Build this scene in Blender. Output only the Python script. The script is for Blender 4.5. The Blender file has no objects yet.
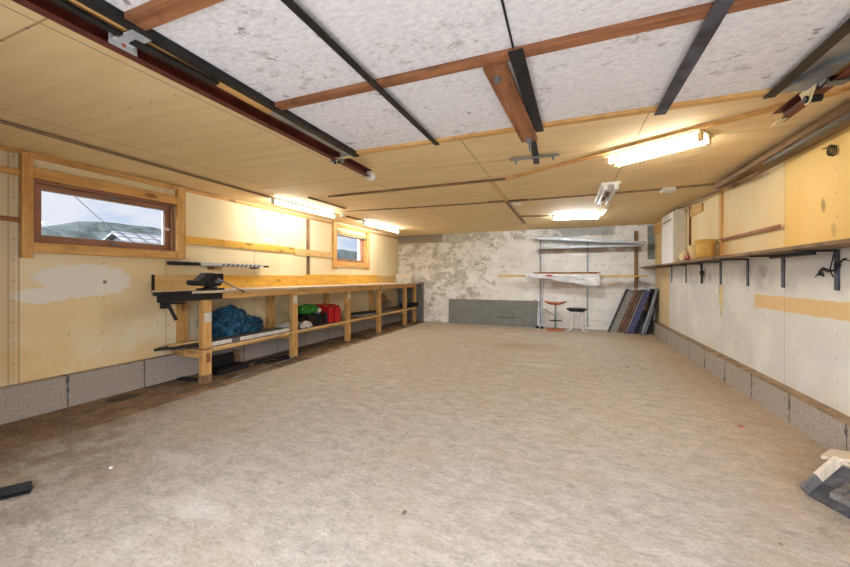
import bpy, bmesh, math, random
from mathutils import Vector, Matrix, noise as mnoise
random.seed(7)
C = bpy.context.scene.collection
SC = bpy.context.scene

# ------------------------------------------------------------------ camera, sky, exposure
TH = math.atan(142/360); H = 1.15; F = 360.0; HZ = 277.0
cam_d = bpy.data.cameras.new('camera'); cam = bpy.data.objects.new('camera', cam_d); C.objects.link(cam)
cam_d.sensor_width = 36; cam_d.lens = 36*F/850; cam_d.shift_y = -(283.5-HZ)/850
cam_d.clip_start = .02; cam_d.clip_end = 400
cam.location = (0, 0, H); cam.rotation_euler = (math.pi/2, 0, TH)
SC.camera = cam
SC.view_settings.view_transform = 'Standard'; SC.view_settings.look = 'None'
SC.view_settings.gamma = 1; SC.view_settings.use_curve_mapping = False
SC.view_settings.exposure = 0.32
TUBE = 85.0         # strength of the lit fluorescent tubes
SKY = 0.78           # strength of the sky
DOOR_SKY_BOOST = 10.8       # extra sky strength added behind the camera to brighten the room

def lin(c): return c/12.92 if c <= .04045 else ((c+.055)/1.055)**2.4
def rgb(r, g, b): return (lin(r/255), lin(g/255), lin(b/255), 1)

# ------------------------------------------------------------------ small node language
class NT:
    def __init__(s, tree): s.t = tree; s.N = tree.nodes; s.L = tree.links
    def put(s, sock, v):
        if isinstance(v, bpy.types.NodeSocket): s.L.new(v, sock)
        elif isinstance(v, (int, float)):
            sock.default_value = v if not hasattr(sock.default_value, '__len__') else (v,)*len(sock.default_value)
        else:
            v = tuple(v); n = len(sock.default_value)
            sock.default_value = (v+(1,))[:n] if len(v) < n else v[:n]
    def m(s, op, a, b=0, c=None, clamp=False):
        n = s.N.new('ShaderNodeMath'); n.operation = op; n.use_clamp = clamp
        s.put(n.inputs[0], a); s.put(n.inputs[1], b)
        if c is not None: s.put(n.inputs[2], c)
        return n.outputs[0]
    def add(s, a, b): return s.m('ADD', a, b)
    def sub(s, a, b): return s.m('SUBTRACT', a, b)
    def mul(s, a, b): return s.m('MULTIPLY', a, b)
    def ss(s, x, a, b, lo=0, hi=1):
        n = s.N.new('ShaderNodeMapRange'); n.interpolation_type = 'SMOOTHSTEP'
        s.put(n.inputs[0], x); n.inputs[1].default_value = a; n.inputs[2].default_value = b
        n.inputs[3].default_value = lo; n.inputs[4].default_value = hi
        return n.outputs[0]
    def band(s, x, a, b, e=.01): return s.mul(s.ss(x, a-e, a+e), s.ss(x, b-e, b+e, 1, 0))
    def pos(s): return s.N.new('ShaderNodeNewGeometry').outputs['Position']
    def obj(s): return s.N.new('ShaderNodeTexCoord').outputs['Object']
    def rnd(s): return s.N.new('ShaderNodeObjectInfo').outputs['Random']
    def xyz(s, v):
        n = s.N.new('ShaderNodeSeparateXYZ'); s.put(n.inputs[0], v); return n.outputs[0], n.outputs[1], n.outputs[2]
    def comb(s, x, y, z):
        n = s.N.new('ShaderNodeCombineXYZ'); s.put(n.inputs[0], x); s.put(n.inputs[1], y); s.put(n.inputs[2], z); return n.outputs[0]
    def sc(s, v, k, off=(0, 0, 0), rot=(0, 0, 0)):
        n = s.N.new('ShaderNodeMapping'); s.put(n.inputs[0], v); n.inputs['Location'].default_value = off
        n.inputs['Rotation'].default_value = rot
        n.inputs['Scale'].default_value = k if hasattr(k, '__len__') else (k, k, k); return n.outputs[0]
    def noise(s, v, k=5, detail=4, rough=.55, dist=0):
        n = s.N.new('ShaderNodeTexNoise'); s.put(n.inputs['Vector'], v); n.inputs['Scale'].default_value = k
        n.inputs['Detail'].default_value = detail; n.inputs['Roughness'].default_value = rough
        n.inputs['Distortion'].default_value = dist; return n.outputs['Fac']
    def vor(s, v, k=5, feat='F1', rand=1):
        n = s.N.new('ShaderNodeTexVoronoi'); s.put(n.inputs['Vector'], v); n.inputs['Scale'].default_value = k
        n.feature = feat; n.inputs['Randomness'].default_value = rand; return n.outputs['Distance']
    def mix(s, f, a, b):
        n = s.N.new('ShaderNodeMix'); n.data_type = 'RGBA'; s.put(n.inputs[0], f); s.put(n.inputs[6], a); s.put(n.inputs[7], b)
        return n.outputs[2]
    def bump(s, h, st=.3, d=.01):
        n = s.N.new('ShaderNodeBump'); n.inputs['Strength'].default_value = st; n.inputs['Distance'].default_value = d
        s.put(n.inputs['Height'], h); return n.outputs[0]
    def modd(s, x, off, per):     # distance to the nearest line off + k*per
        a = s.m('WRAP', s.sub(x, off), -per/2, per/2) if False else None
        n = s.N.new('ShaderNodeMath'); n.operation = 'PINGPONG'; s.put(n.inputs[0], s.sub(x, off)); n.inputs[1].default_value = per/2
        return n.outputs[0]

def material(name, fn, rough=.7, metal=0, spec=.3):
    m = bpy.data.materials.new(name); m.use_nodes = True
    b = m.node_tree.nodes['Principled BSDF']; nt = NT(m.node_tree)
    b.inputs['Roughness'].default_value = rough; b.inputs['Metallic'].default_value = metal
    b.inputs['Specular IOR Level'].default_value = spec
    r = fn(nt)
    if isinstance(r, dict):
        for k, v in r.items(): nt.put(b.inputs[k], v)
    else: nt.put(b.inputs['Base Color'], r)
    return m

def plain(name, col, rough=.6, metal=0, var=.12, k=14, spec=.3):
    def fn(n):
        f = n.noise(n.obj(), k, 4)
        d = tuple(c*(1-var*2) for c in col[:3])+(1,); l = tuple(min(1, c*(1+var)) for c in col[:3])+(1,)
        return {'Base Color': n.mix(n.ss(f, .3, .7), d, l), 'Normal': n.bump(f, .08, .004)}
    return material(name, fn, rough, metal, spec)

def wood(name, col, dark, axis, knots=.8, stain=.0, rough=.65):
    k = [22, 22, 22]; k['xyz'.index(axis)] = 1.6
    kk = [9, 9, 9]; kk['xyz'.index(axis)] = 3.2
    def fn(n):
        o = n.obj(); r = n.rnd()
        off = n.comb(n.mul(r, 7), n.mul(r, 13), n.mul(r, 5))
        va = n.N.new('ShaderNodeVectorMath'); va.operation = 'ADD'; n.put(va.inputs[0], o); n.put(va.inputs[1], off); o = va.outputs[0]
        g = n.noise(n.sc(o, tuple(k)), 1.0, 5, .6, .6)
        kn = n.ss(n.vor(n.sc(o, tuple(kk)), 1.0), .12, .28, 1, 0)
        sel = n.ss(n.noise(o, 2.2, 1), .42, .6)
        c = n.mix(n.ss(g, .3, .72), dark, col)
        c = n.mix(n.mul(n.mul(kn, sel), knots), c, tuple(x*.28 for x in col[:3])+(1,))
        if stain:
            c = n.mix(n.mul(n.ss(n.noise(o, 5, 5, .7), .5, .7), stain), c, tuple(x*.35 for x in dark[:3])+(1,))
        return {'Base Color': c, 'Normal': n.bump(g, .15, .003)}
    return material(name, fn, rough)

PINE = {a: wood('pine_'+a, rgb(232, 188, 122), rgb(206, 154, 88), a, .85, .42) for a in 'xyz'}
PALE = {a: wood('pale_pine_'+a, rgb(232, 202, 146), rgb(212, 174, 110), a, .6, .22) for a in 'xyz'}
OLD = {a: wood('old_brown_wood_'+a, rgb(176, 120, 82), rgb(130, 84, 56), a, .7, .5) for a in 'xyz'}
GREYW = {a: wood('grey_weathered_wood_'+a, rgb(132, 126, 120), rgb(96, 92, 90), a, .4, .3) for a in 'xyz'}
WHTW = {a: wood('bleached_wood_'+a, rgb(224, 208, 186), rgb(200, 182, 158), a, .3, .1) for a in 'xyz'}
DKGW = {a: wood('dark_grey_wood_'+a, rgb(96, 94, 96), rgb(66, 64, 66), a, .3, .3) for a in 'xyz'}
YEL = {a: wood('yellow_pine_'+a, rgb(240, 196, 96), rgb(222, 168, 68), a, .85, .35) for a in 'xyz'}
DIRTY = {a: wood('dirty_board_'+a, rgb(162, 130, 96), rgb(116, 90, 66), a, .5, .55) for a in 'xyz'}
SASH = {a: wood('brown_sash_'+a, rgb(176, 130, 106), rgb(150, 106, 84), a, .2, .1, .45) for a in 'xyz'}
M_black = plain('black_steel', rgb(44, 44, 46), .45, .3, .2)
M_dark = plain('dark_charcoal', rgb(34, 33, 34), .6)
M_steel = plain('galvanised_steel', rgb(150, 155, 160), .45, .55, .2, 6)
M_light_steel = plain('pale_painted_steel', rgb(196, 200, 206), .45, .2, .12, 5)
M_dgrey = plain('dull_grey_steel', rgb(96, 98, 112), .4, .5, .3, 8)
M_red_rail = plain('red_brown_primer', rgb(104, 48, 40), .5, .1, .15)
M_white = plain('white_plastic', rgb(236, 234, 226), .45, 0, .05)
M_cream = plain('cream_plastic', rgb(232, 214, 168), .5, 0, .06)
M_enamel = plain('white_enamel', rgb(250, 250, 250), .35, 0, .04)
M_red = plain('red_plastic', rgb(206, 26, 28), .35, 0, .12)
M_green = plain('green_plastic', rgb(66, 156, 54), .4, 0, .45, 22)
M_grey_panel = plain('grey_board', rgb(128, 130, 127), .8, 0, .07, 5)
M_yellowpot = plain('yellow_plastic', rgb(236, 190, 100), .45, 0, .07, 6)
M_palepot = plain('pale_plastic', rgb(232, 206, 150), .5, 0, .06, 6)
M_pink = plain('pink_plastic', rgb(196, 96, 96), .5, 0, .3, 30)
M_ink = plain('grey_print', rgb(70, 72, 72), .8, 0, .05)
M_redink = plain('red_print', rgb(205, 60, 60), .7, 0, .05)
M_blueink = plain('blue_print', rgb(120, 150, 200), .7, 0, .05)
M_orange = plain('orange_brown_plastic', rgb(176, 92, 52), .5, 0, .2, 20)
M_blue_panel = plain('blue_grey_paint', rgb(92, 96, 140), .6, 0, .15)
M_cardboard = plain('brown_cardboard', rgb(140, 108, 84), .85, 0, .2)
M_brownpanel = plain('dull_brown_panel', rgb(110, 90, 78), .7, 0, .25, 20)
M_wire = plain('black_wire', rgb(60, 50, 34), .5)
M_cable = plain('dull_brown_cable', rgb(146, 122, 92), .6, 0, .1)
M_graypaper = plain('white_paper', rgb(228, 224, 216), .9, 0, .08)

def fn_bluebag(n):
    o = n.obj(); a = n.noise(o, 16, 4, .65, 1.2); v = n.vor(o, 22, 'DISTANCE_TO_EDGE')
    return {'Base Color': n.mix(n.ss(a, .35, .7), rgb(14, 54, 84), rgb(58, 122, 156)), 'Normal': n.bump(n.add(a, v), .9, .03)}
M_bluebag = material('crinkled_blue_bag', fn_bluebag, .32)
def fn_whitebag(n):
    o = n.obj(); a = n.noise(o, 18, 4, .65, 1)
    return {'Base Color': n.mix(a, rgb(176, 168, 158), rgb(236, 232, 226)), 'Normal': n.bump(a, .8, .02)}
M_whitebag = material('crumpled_pale_bag', fn_whitebag, .6)
def fn_mesh_panel(n):
    o = n.obj(); a = n.vor(o, 60)
    return n.mix(n.ss(a, .2, .5), rgb(84, 86, 84), rgb(150, 150, 144))
M_speck = material('speckled_grey_filter', fn_mesh_panel, .8)
def fn_sheet(n):
    o = n.obj(); a = n.noise(n.sc(o, (6, 6, 20)), 1, 4, .6, .8)
    return {'Base Color': n.mix(n.ss(a, .3, .7), rgb(206, 208, 216), rgb(250, 250, 252)), 'Normal': n.bump(a, .6, .01)}
M_sheet = material('crinkled_white_sheet', fn_sheet, .4)

def emission(name, col, st):
    m = bpy.data.materials.new(name); m.use_nodes = True; t = m.node_tree
    b = t.nodes['Principled BSDF']; b.inputs['Base Color'].default_value = (.9, .9, .9, 1)
    b.inputs['Emission Color'].default_value = col; b.inputs['Emission Strength'].default_value = st
    return m
M_warm = emission('lit_warm_tube', (1, .93, .80, 1), TUBE*.6)
M_neutral = emission('lit_white_tube', (1, .97, .91, 1), TUBE*.85)
M_cool = emission('lit_cool_tube', (.90, .96, 1, 1), TUBE*2.0)
M_unlit = plain('unlit_tube_glass', rgb(222, 216, 210), .3, 0, .03)

def glass():
    m = bpy.data.materials.new('window_glass'); m.use_nodes = True; t = m.node_tree; t.nodes.clear()
    o = t.nodes.new('ShaderNodeOutputMaterial'); mx = t.nodes.new('ShaderNodeMixShader')
    tr = t.nodes.new('ShaderNodeBsdfTransparent'); gl = t.nodes.new('ShaderNodeBsdfGlossy'); gl.inputs['Roughness'].default_value = .02
    n = NT(t); lw = t.nodes.new('ShaderNodeLayerWeight'); lw.inputs[0].default_value = .5
    t.links.new(n.add(.03, n.mul(n.m('POWER', lw.outputs['Facing'], 5), .8)), mx.inputs[0]); t.links.new(tr.outputs[0], mx.inputs[1]); t.links.new(gl.outputs[0], mx.inputs[2])
    t.links.new(mx.outputs[0], o.inputs[0]); return m
M_glass = glass()

# sky: pale blue with soft white cloud
w = bpy.data.worlds.new('sky'); SC.world = w; w.use_nodes = True
wn = NT(w.node_tree); tc = w.node_tree.nodes.new('ShaderNodeTexCoord').outputs['Generated']
cl = wn.noise(wn.sc(tc, (2.2, 2.2, 9)), 1.6, 5, .55, .4)
wcol = wn.mix(wn.ss(cl, .30, .52), (.56, .70, .95, 1), (.86, .90, 1.0, 1))
# unseen sky outside the open door (-Y), boosted to send more daylight indoors
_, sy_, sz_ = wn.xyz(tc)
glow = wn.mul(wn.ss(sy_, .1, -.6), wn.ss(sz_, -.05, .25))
bg = w.node_tree.nodes['Background']; wn.put(bg.inputs[0], wcol); wn.put(bg.inputs[1], wn.add(SKY, wn.mul(glow, DOOR_SKY_BOOST)))
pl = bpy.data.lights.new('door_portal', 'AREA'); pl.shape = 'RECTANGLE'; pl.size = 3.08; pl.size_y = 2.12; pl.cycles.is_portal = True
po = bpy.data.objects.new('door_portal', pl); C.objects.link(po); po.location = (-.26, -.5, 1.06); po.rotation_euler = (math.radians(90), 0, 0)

# ------------------------------------------------------------------ surface materials of the room
LX, RX, BY, FY = -4.20, 1.70, 8.70, -0.30
def cz(y): return 2.185+.007*y

def fn_ceiling(n):
    x, y, z = n.xyz(n.pos()); p = n.pos()
    c = n.mix(n.ss(n.noise(n.sc(p, (1, 9, 1)), 1.3, 4), .3, .7), rgb(233, 205, 154), rgb(242, 217, 169))
    c = n.mix(n.mul(n.ss(n.noise(p, .8, 3), .5, .75), .35), c, rgb(226, 196, 142))
    sx = n.modd(x, -.76, 1.25); sy = n.modd(y, .79, 2.5)
    seam = n.m('MAXIMUM', n.ss(sx, .002, .007, 1, 0), n.ss(sy, .002, .007, 1, 0))
    c = n.mix(n.mul(seam, .55), c, rgb(120, 90, 52))
    ny = n.modd(y, .79, .61); nx = n.modd(x, 0, .21)
    r = n.m('SQRT', n.add(n.mul(ny, ny), n.mul(nx, nx)))
    c = n.mix(n.mul(n.ss(r, .004, .009, 1, 0), .7), c, rgb(90, 66, 40))
    return {'Base Color': c, 'Normal': n.bump(n.mul(seam, -1), .4, .004)}
M_ceiling = material('tan_fibreboard_ceiling', fn_ceiling, .75)

def fn_left(n):
    p = n.pos(); x, y, z = n.xyz(p)
    c = n.mix(n.ss(n.noise(n.sc(p, (1, 1, .6)), 1.1, 4), .35, .65), rgb(240, 222, 178), rgb(246, 234, 202))
    c = n.mix(n.mul(n.mul(n.ss(z, .3, 1.4, 1, 0), n.ss(n.noise(p, 2.2, 5), .32, .62)), .75), c, rgb(232, 196, 128))
    # white filler patch under the window
    wob = n.mul(n.sub(n.noise(n.sc(p, (1, 1, 2)), 5, 6, .7), .5), 1.9)
    ey = n.m('POWER', n.m('DIVIDE', n.sub(y, 1.98), .37), 2); ez = n.m('POWER', n.m('DIVIDE', n.sub(z, 1.12), .17), 2)
    patch = n.ss(n.add(n.add(ey, ez), wob), .85, 1.0, 1, 0)
    ey2 = n.m('POWER', n.m('DIVIDE', n.sub(y, 1.68), .2), 2); ez2 = n.m('POWER', n.m('DIVIDE', n.sub(z, .99), .07), 2)
    patch = n.m('MAXIMUM', patch, n.ss(n.add(n.add(ey2, ez2), wob), .85, 1.0, 1, 0))
    c = n.mix(n.mul(patch, .92), c, rgb(244, 240, 234))
    # grime and black ticks low on the wall
    tick = n.ss(n.noise(n.sc(p, (1, 26, 7)), 1, 3, .6), .70, .76)
    c = n.mix(n.mul(n.mul(tick, n.mul(n.band(z, .34, .85, .1), n.band(y, 1.8, 2.75, .1))), .75), c, rgb(70, 56, 44))
    spot = n.m('SQRT', n.add(n.m('POWER', n.sub(y, 2.125), 2), n.m('POWER', n.sub(z, 1.10), 2)))
    c = n.mix(n.mul(n.ss(spot, .014, .020, 1, 0), .8), c, rgb(84, 84, 84))
    soot = n.mul(n.ss(n.noise(p, 3, 4), .42, .65), n.mul(n.band(z, .36, .8, .12), n.band(y, 2.85, 4.9, .1)))
    c = n.mix(n.mul(soot, .5), c, rgb(150, 126, 100))
    seam = n.m('MAXIMUM', n.ss(n.modd(y, 1.47, 1.23), .002, .006, 1, 0), n.mul(n.ss(n.m('ABSOLUTE', n.sub(y, 1.53)), .004, .009, 1, 0), .9))
    c = n.mix(n.mul(seam, .6), c, rgb(140, 112, 76))
    ny = n.modd(z, .1, .17); nx = n.modd(y, 1.50, .615)
    r = n.m('SQRT', n.add(n.mul(ny, ny), n.mul(nx, nx)))
    c = n.mix(n.mul(n.ss(r, .004, .010, 1, 0), .55), c, rgb(120, 90, 60))
    dirt = n.mul(n.ss(y, 1.50, 1.53, 1, 0), .35)
    c = n.mix(dirt, c, rgb(176, 150, 108))
    return {'Base Color': c, 'Normal': n.bump(n.noise(p, 30, 3), .08, .004)}
M_left = material('cream_painted_board_wall', fn_left, .7)

def fn_right(n):
    p = n.pos(); x, y, z = n.xyz(p)
    up = n.mix(n.ss(n.noise(n.sc(p, (1, 1.5, .8)), 1.2, 5), .35, .68), rgb(238, 212, 158), rgb(244, 226, 184))
    near = n.mix(n.ss(n.noise(n.sc(p, (1, 1.5, .8)), 1.2, 5), .35, .68), rgb(238, 198, 118), rgb(242, 208, 138))
    up = n.mix(n.ss(y, 3.9, 3.93, 1, 0), up, near)
    lo = n.mix(n.ss(n.noise(p, 2.2, 5), .35, .7), rgb(222, 220, 216), rgb(238, 236, 230))
    wob = n.mul(n.sub(n.noise(p, 9, 3), .5), .03)
    zb = n.add(z, wob); yb = n.add(y, n.mul(wob, 3))
    bare = n.mul(n.band(zb, .86, .985, .006), n.ss(yb, 4.42, 4.46, 1, 0))
    lo = n.mix(n.mul(bare, .95), lo, rgb(226, 194, 140))
    low = n.mul(n.ss(z, .25, .55, 1, 0), n.ss(n.noise(n.sc(p, (1, 2, 1)), 2, 4), .4, .65))
    lo = n.mix(n.mul(low, .4), lo, rgb(222, 208, 180))
    smear = n.mul(n.ss(n.noise(p, 2.6, 4), .52, .7), n.band(z, 1.02, 1.3, .06))
    lo = n.mix(n.mul(smear, .4), lo, rgb(150, 146, 148))
    c = n.mix(n.ss(z, 1.352, 1.356), lo, up)
    c = n.mix(n.mul(n.ss(y, 7.55, 7.6), .75), c, rgb(232, 200, 136))
    seam = n.ss(n.modd(y, 3.92, 1.31), .002, .005, 1, 0)
    seam = n.m('MAXIMUM', seam, n.mul(n.ss(n.m('ABSOLUTE', n.sub(z, 1.55)), .003, .007, 1, 0), n.ss(y, 7.2, 7.3)))
    c = n.mix(n.mul(seam, .5), c, rgb(150, 120, 80))
    def blot(yy, zz, ry, rz):
        e = n.add(n.m('POWER', n.m('DIVIDE', n.sub(y, yy), ry), 2), n.m('POWER', n.m('DIVIDE', n.sub(z, zz), rz), 2))
        return n.ss(n.add(e, n.mul(n.sub(n.noise(p, 16, 4), .5), 2)), -.2, 1.5, 1, 0)
    c = n.mix(n.mul(blot(3.43, 1.66, .03, .05), .7), c, rgb(104, 78, 50))
    c = n.mix(n.mul(blot(3.32, 1.47, .03, .05), .35), c, rgb(120, 104, 84))
    c = n.mix(n.mul(blot(4.28, 1.2, .09, .06), .45), c, rgb(130, 130, 136))
    c = n.mix(n.mul(blot(5.62, 1.14, .05, .08), .6), c, rgb(150, 120, 84))
    ny = n.modd(z, .12, .16); nx = n.modd(y, 3.29, .655)
    r = n.m('SQRT', n.add(n.mul(ny, ny), n.mul(nx, nx)))
    c = n.mix(n.mul(n.ss(r, .003, .008, 1, 0), .6), c, rgb(90, 70, 50))
    return {'Base Color': c, 'Normal': n.bump(n.noise(p, 24, 4), .1, .004)}
M_right = material('painted_particle_board_wall', fn_right, .7)

def fn_back(n):
    p = n.pos(); x, y, z = n.xyz(p)
    grey = n.mix(n.ss(n.noise(p, 7, 5), .3, .7), rgb(182, 177, 166), rgb(212, 208, 198))
    paint = n.mix(n.ss(n.noise(p, 4, 5), .35, .7), rgb(240, 238, 232), rgb(253, 252, 250))
    f = n.noise(n.sc(p, (1, 1, 1.3)), 3.6, 8, .78, .1)
    th = n.add(n.ss(x, -2.6, -.8, .02, -.13), n.mul(n.ss(z, .2, 1.1, 1, 0), -.08))
    th = n.add(th, n.ss(z, 1.95, 2.1, 0, .10))
    g = n.ss(n.sub(f, th), .47, .54, 1, 0)      # bare mortar where the paint flaked
    g = n.sub(1, n.ss(n.add(f, n.mul(th, -1)), .45, .52))
    c = n.mix(g, paint, grey)
    # thin streaks of dirt
    c = n.mix(n.mul(n.ss(n.noise(n.sc(p, (3, 1, 12)), 1.2, 5, .6), .55, .7), .3), c, rgb(170, 158, 142))
    # broken brown bands below the shelf and the brackets
    b1 = n.mul(n.band(z, 1.68, 1.80, .012), n.band(x, -.62, 1.45, .02))
    b2 = n.mul(n.band(z, .90, 1.05, .03), n.band(x, -.62, 1.6, .05))
    bb = n.mul(n.m('MAXIMUM', b1, n.mul(b2, .7)), n.ss(n.noise(p, 5, 4), .3, .55))
    c = n.mix(n.mul(bb, .6), c, rgb(156, 120, 92))
    # raw mortar band at the top right and the cut-out at the top left corner
    tb = n.mul(n.band(n.add(z, n.mul(n.sub(n.noise(p, 6, 3), .5), .12)), 2.06, 2.3, .02), n.band(x, -.3, .95, .05))
    c = n.mix(n.mul(tb, .75), c, rgb(156, 152, 144))
    tl = n.mul(n.ss(z, 2.03, 2.05), n.ss(x, -2.98, -2.94, 1, 0))
    c = n.mix(n.mul(tl, .85), c, rgb(150, 140, 128))
    un = n.mul(n.ss(z, 1.0, 1.03, 1, 0), n.ss(x, -3.47, -3.44, 1, 0))
    c = n.mix(n.mul(un, .9), c, rgb(128, 122, 120))
    # arc of plaster
    rr = n.m('SQRT', n.add(n.m('POWER', n.sub(x, -.26), 2), n.m('POWER', n.sub(z, 2.06), 2)))
    arc = n.mul(n.band(rr, .09, .15, .012), n.ss(z, 2.04, 2.07))
    c = n.mix(n.mul(arc, .9), c, rgb(228, 224, 216))
    br = n.N.new('ShaderNodeTexBrick'); n.put(br.inputs['Vector'], n.comb(x, z, 0)); br.inputs['Scale'].default_value = 1
    br.inputs['Brick Width'].default_value = .5; br.inputs['Row Height'].default_value = .2; br.inputs['Mortar Size'].default_value = .006
    br.inputs['Mortar Smooth'].default_value = .6
    br.inputs['Color1'].default_value = (0, 0, 0, 1); br.inputs['Color2'].default_value = (0, 0, 0, 1); br.inputs['Mortar'].default_value = (1, 1, 1, 1)
    j = n.mul(br.outputs['Color'], n.add(.12, n.mul(n.m('MAXIMUM', tl, un), .5)))
    c = n.mix(j, c, rgb(96, 88, 78))
    pt = n.ss(n.noise(p, 24, 3), .70, .76)
    c = n.mix(n.mul(pt, .35), c, rgb(110, 100, 88))
    return {'Base Color': c, 'Normal': n.bump(n.add(n.noise(p, 22, 5), n.mul(g, -.5)), .5, .01)}
M_back = material('flaking_white_block_wall', fn_back, .85)

def fn_block(n):
    p = n.pos(); x, y, z = n.xyz(p)
    f = n.noise(p, 80, 3, .6)
    c = n.mix(n.ss(f, .3, .7), rgb(152, 142, 132), rgb(192, 180, 168))
    c = n.mix(n.mul(n.ss(n.noise(p, 2.3, 4), .45, .7), .45), c, rgb(170, 160, 146))
    sd = n.sub(n.modd(y, 2.42, .62), n.mul(n.ss(n.noise(p, 14, 4), .45, .7), n.ss(x, -1, 1, .008, .022)))
    seam = n.ss(sd, .002, .008, 1, 0)
    c = n.mix(n.mul(seam, .75), c, rgb(58, 54, 52))
    pit = n.ss(n.noise(p, 30, 5, .7), .60, .68)
    c = n.mix(n.mul(pit, n.ss(x, -1, 1, .3, .75)), c, rgb(84, 80, 78))
    return {'Base Color': c, 'Normal': n.bump(n.sub(f, n.add(seam, n.mul(pit, .5))), .5, .010)}
M_block = material('rough_light_aggregate_block', fn_block, .95)
M_ledge = plain('dusty_brown_ledge', rgb(158, 132, 104), .9, 0, .2, 9)

def fn_floor(n):
    p = n.pos(); x, y, z = n.xyz(p)
    q = n.sc(p, (3.0, 5.0, 1), rot=(0, 0, .35))
    st = n.noise(q, 2.6, 9, .82, .1)
    big = n.noise(p, .75, 4, .55)
    c = n.mix(n.ss(st, .28, .72), rgb(160, 151, 140), rgb(208, 200, 189))
    c = n.mix(n.mul(n.ss(n.noise(p, 1.7, 6, .7), .48, .64), .5), c, rgb(184, 167, 144))
    c = n.mix(n.mul(n.ss(n.noise(p, 2.4, 5), .56, .74), .35), c, rgb(222, 216, 206))
    # warmer brown tone by the right wall and far end
    wr = n.mul(n.ss(n.add(x, n.mul(big, .8)), .9, 2.0), n.add(.4, n.mul(n.noise(p, 3, 5), .5)))
    c = n.mix(n.mul(wr, .8), c, rgb(166, 134, 92))
    wf = n.mul(n.ss(y, 5.4, 8.4), n.ss(n.noise(n.sc(p, (1, 3, 1)), 1.2, 4), .35, .65))
    c = n.mix(n.mul(wf, .35), c, rgb(188, 162, 126))
    patch = n.m('SQRT', n.add(n.m('POWER', n.m('DIVIDE', n.sub(x, -.62), 1.0), 2), n.m('POWER', n.m('DIVIDE', n.sub(y, 6.2), .55), 2)))
    c = n.mix(n.mul(n.ss(n.add(patch, n.mul(n.noise(p, 3, 4), .8)), .5, 1.4, 1, 0), .5), c, rgb(160, 134, 104))
    # light scuffs
    for (a, b, ra, rb) in ((-1.72, 1.25, .25, .10), (-.35, 4.9, .5, .06), (-1.0, 7.4, .25, .12), (-2.3, 1.55, .2, .1)):
        e = n.m('SQRT', n.add(n.m('POWER', n.m('DIVIDE', n.sub(x, a), ra), 2), n.m('POWER', n.m('DIVIDE', n.sub(y, b), rb), 2)))
        c = n.mix(n.mul(n.ss(n.add(e, n.mul(n.noise(p, 9, 4), .9)), .7, 1.5, 1, 0), .55), c, rgb(226, 220, 212))
    # older unpainted strip of concrete under the bench, brown with dirt
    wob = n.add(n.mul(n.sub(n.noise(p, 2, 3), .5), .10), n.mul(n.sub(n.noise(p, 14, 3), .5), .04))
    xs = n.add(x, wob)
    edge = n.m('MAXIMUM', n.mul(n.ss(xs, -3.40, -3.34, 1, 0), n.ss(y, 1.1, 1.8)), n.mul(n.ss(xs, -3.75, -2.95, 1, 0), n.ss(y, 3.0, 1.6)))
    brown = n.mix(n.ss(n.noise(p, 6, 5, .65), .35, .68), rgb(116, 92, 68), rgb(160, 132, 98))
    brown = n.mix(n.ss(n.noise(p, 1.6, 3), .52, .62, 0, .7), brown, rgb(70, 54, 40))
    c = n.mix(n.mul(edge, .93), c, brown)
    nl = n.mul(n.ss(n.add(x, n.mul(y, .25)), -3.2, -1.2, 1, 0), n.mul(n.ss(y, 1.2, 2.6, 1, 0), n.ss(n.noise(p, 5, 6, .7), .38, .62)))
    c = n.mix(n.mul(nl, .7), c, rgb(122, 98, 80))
    # oil spots
    for (a, b, r) in ((-3.93, 2.14, .10), (-.74, 1.6, .012), (.05, .95, .012)):
        e = n.m('SQRT', n.add(n.m('POWER', n.sub(x, a), 2), n.m('POWER', n.m('DIVIDE', n.sub(y, b), 1.5), 2)))
        c = n.mix(n.mul(n.ss(e, r*.7, r*1.2, 1, 0), .7), c, rgb(60, 48, 38))
    dot = n.mul(n.ss(n.vor(p, 3.1), .025, .04, 1, 0), .6)
    c = n.mix(dot, c, rgb(96, 84, 74))
    crack = n.mul(n.ss(n.noise(n.sc(p, (7, 14, 1), rot=(0, 0, .5)), 1.5, 8, .8), .60, .66), .5)
    c = n.mix(crack, c, rgb(118, 106, 96))
    chip = n.mul(n.ss(n.vor(p, 9), .05, .10, 1, 0), n.ss(n.noise(p, 2.5, 3), .45, .6))
    c = n.mix(n.mul(chip, .5), c, rgb(108, 92, 78))
    gr = n.noise(n.sc(p, (1, 1.8, 1)), 34, 6, .8)
    c = n.mix(n.ss(gr, .53, .68, 0, .55), c, rgb(112, 100, 90))
    c = n.mix(n.ss(gr, .47, .34, 0, .45), c, rgb(226, 220, 212))
    h = n.add(n.mul(st, .7), n.mul(gr, .9))
    return {'Base Color': c, 'Normal': n.bump(h, .45, .010)}
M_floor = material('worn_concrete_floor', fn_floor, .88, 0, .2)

def fn_osb(n):
    p = n.obj(); x, y, z = n.xyz(p)
    f = n.noise(n.sc(p, (14, 26, 1)), 2.0, 6, .7, .3)
    c = n.mix(n.ss(f, .3, .65), rgb(222, 223, 230), rgb(248, 248, 252))
    c = n.mix(n.mul(n.mul(n.ss(n.noise(n.sc(p, (4, 6, 1)), 2.0, 8, .8), .52, .62), n.ss(n.noise(p, 2.2, 3), .42, .6)), .6), c, rgb(150, 142, 140))
    c = n.mix(n.mul(n.ss(n.noise(p, 11, 3, .6), .66, .72), .7), c, rgb(110, 102, 104))
    return {'Base Color': c, 'Normal': n.bump(f, .25, .006)}
M_osb = material('white_painted_strand_board', fn_osb, .7)

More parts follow.
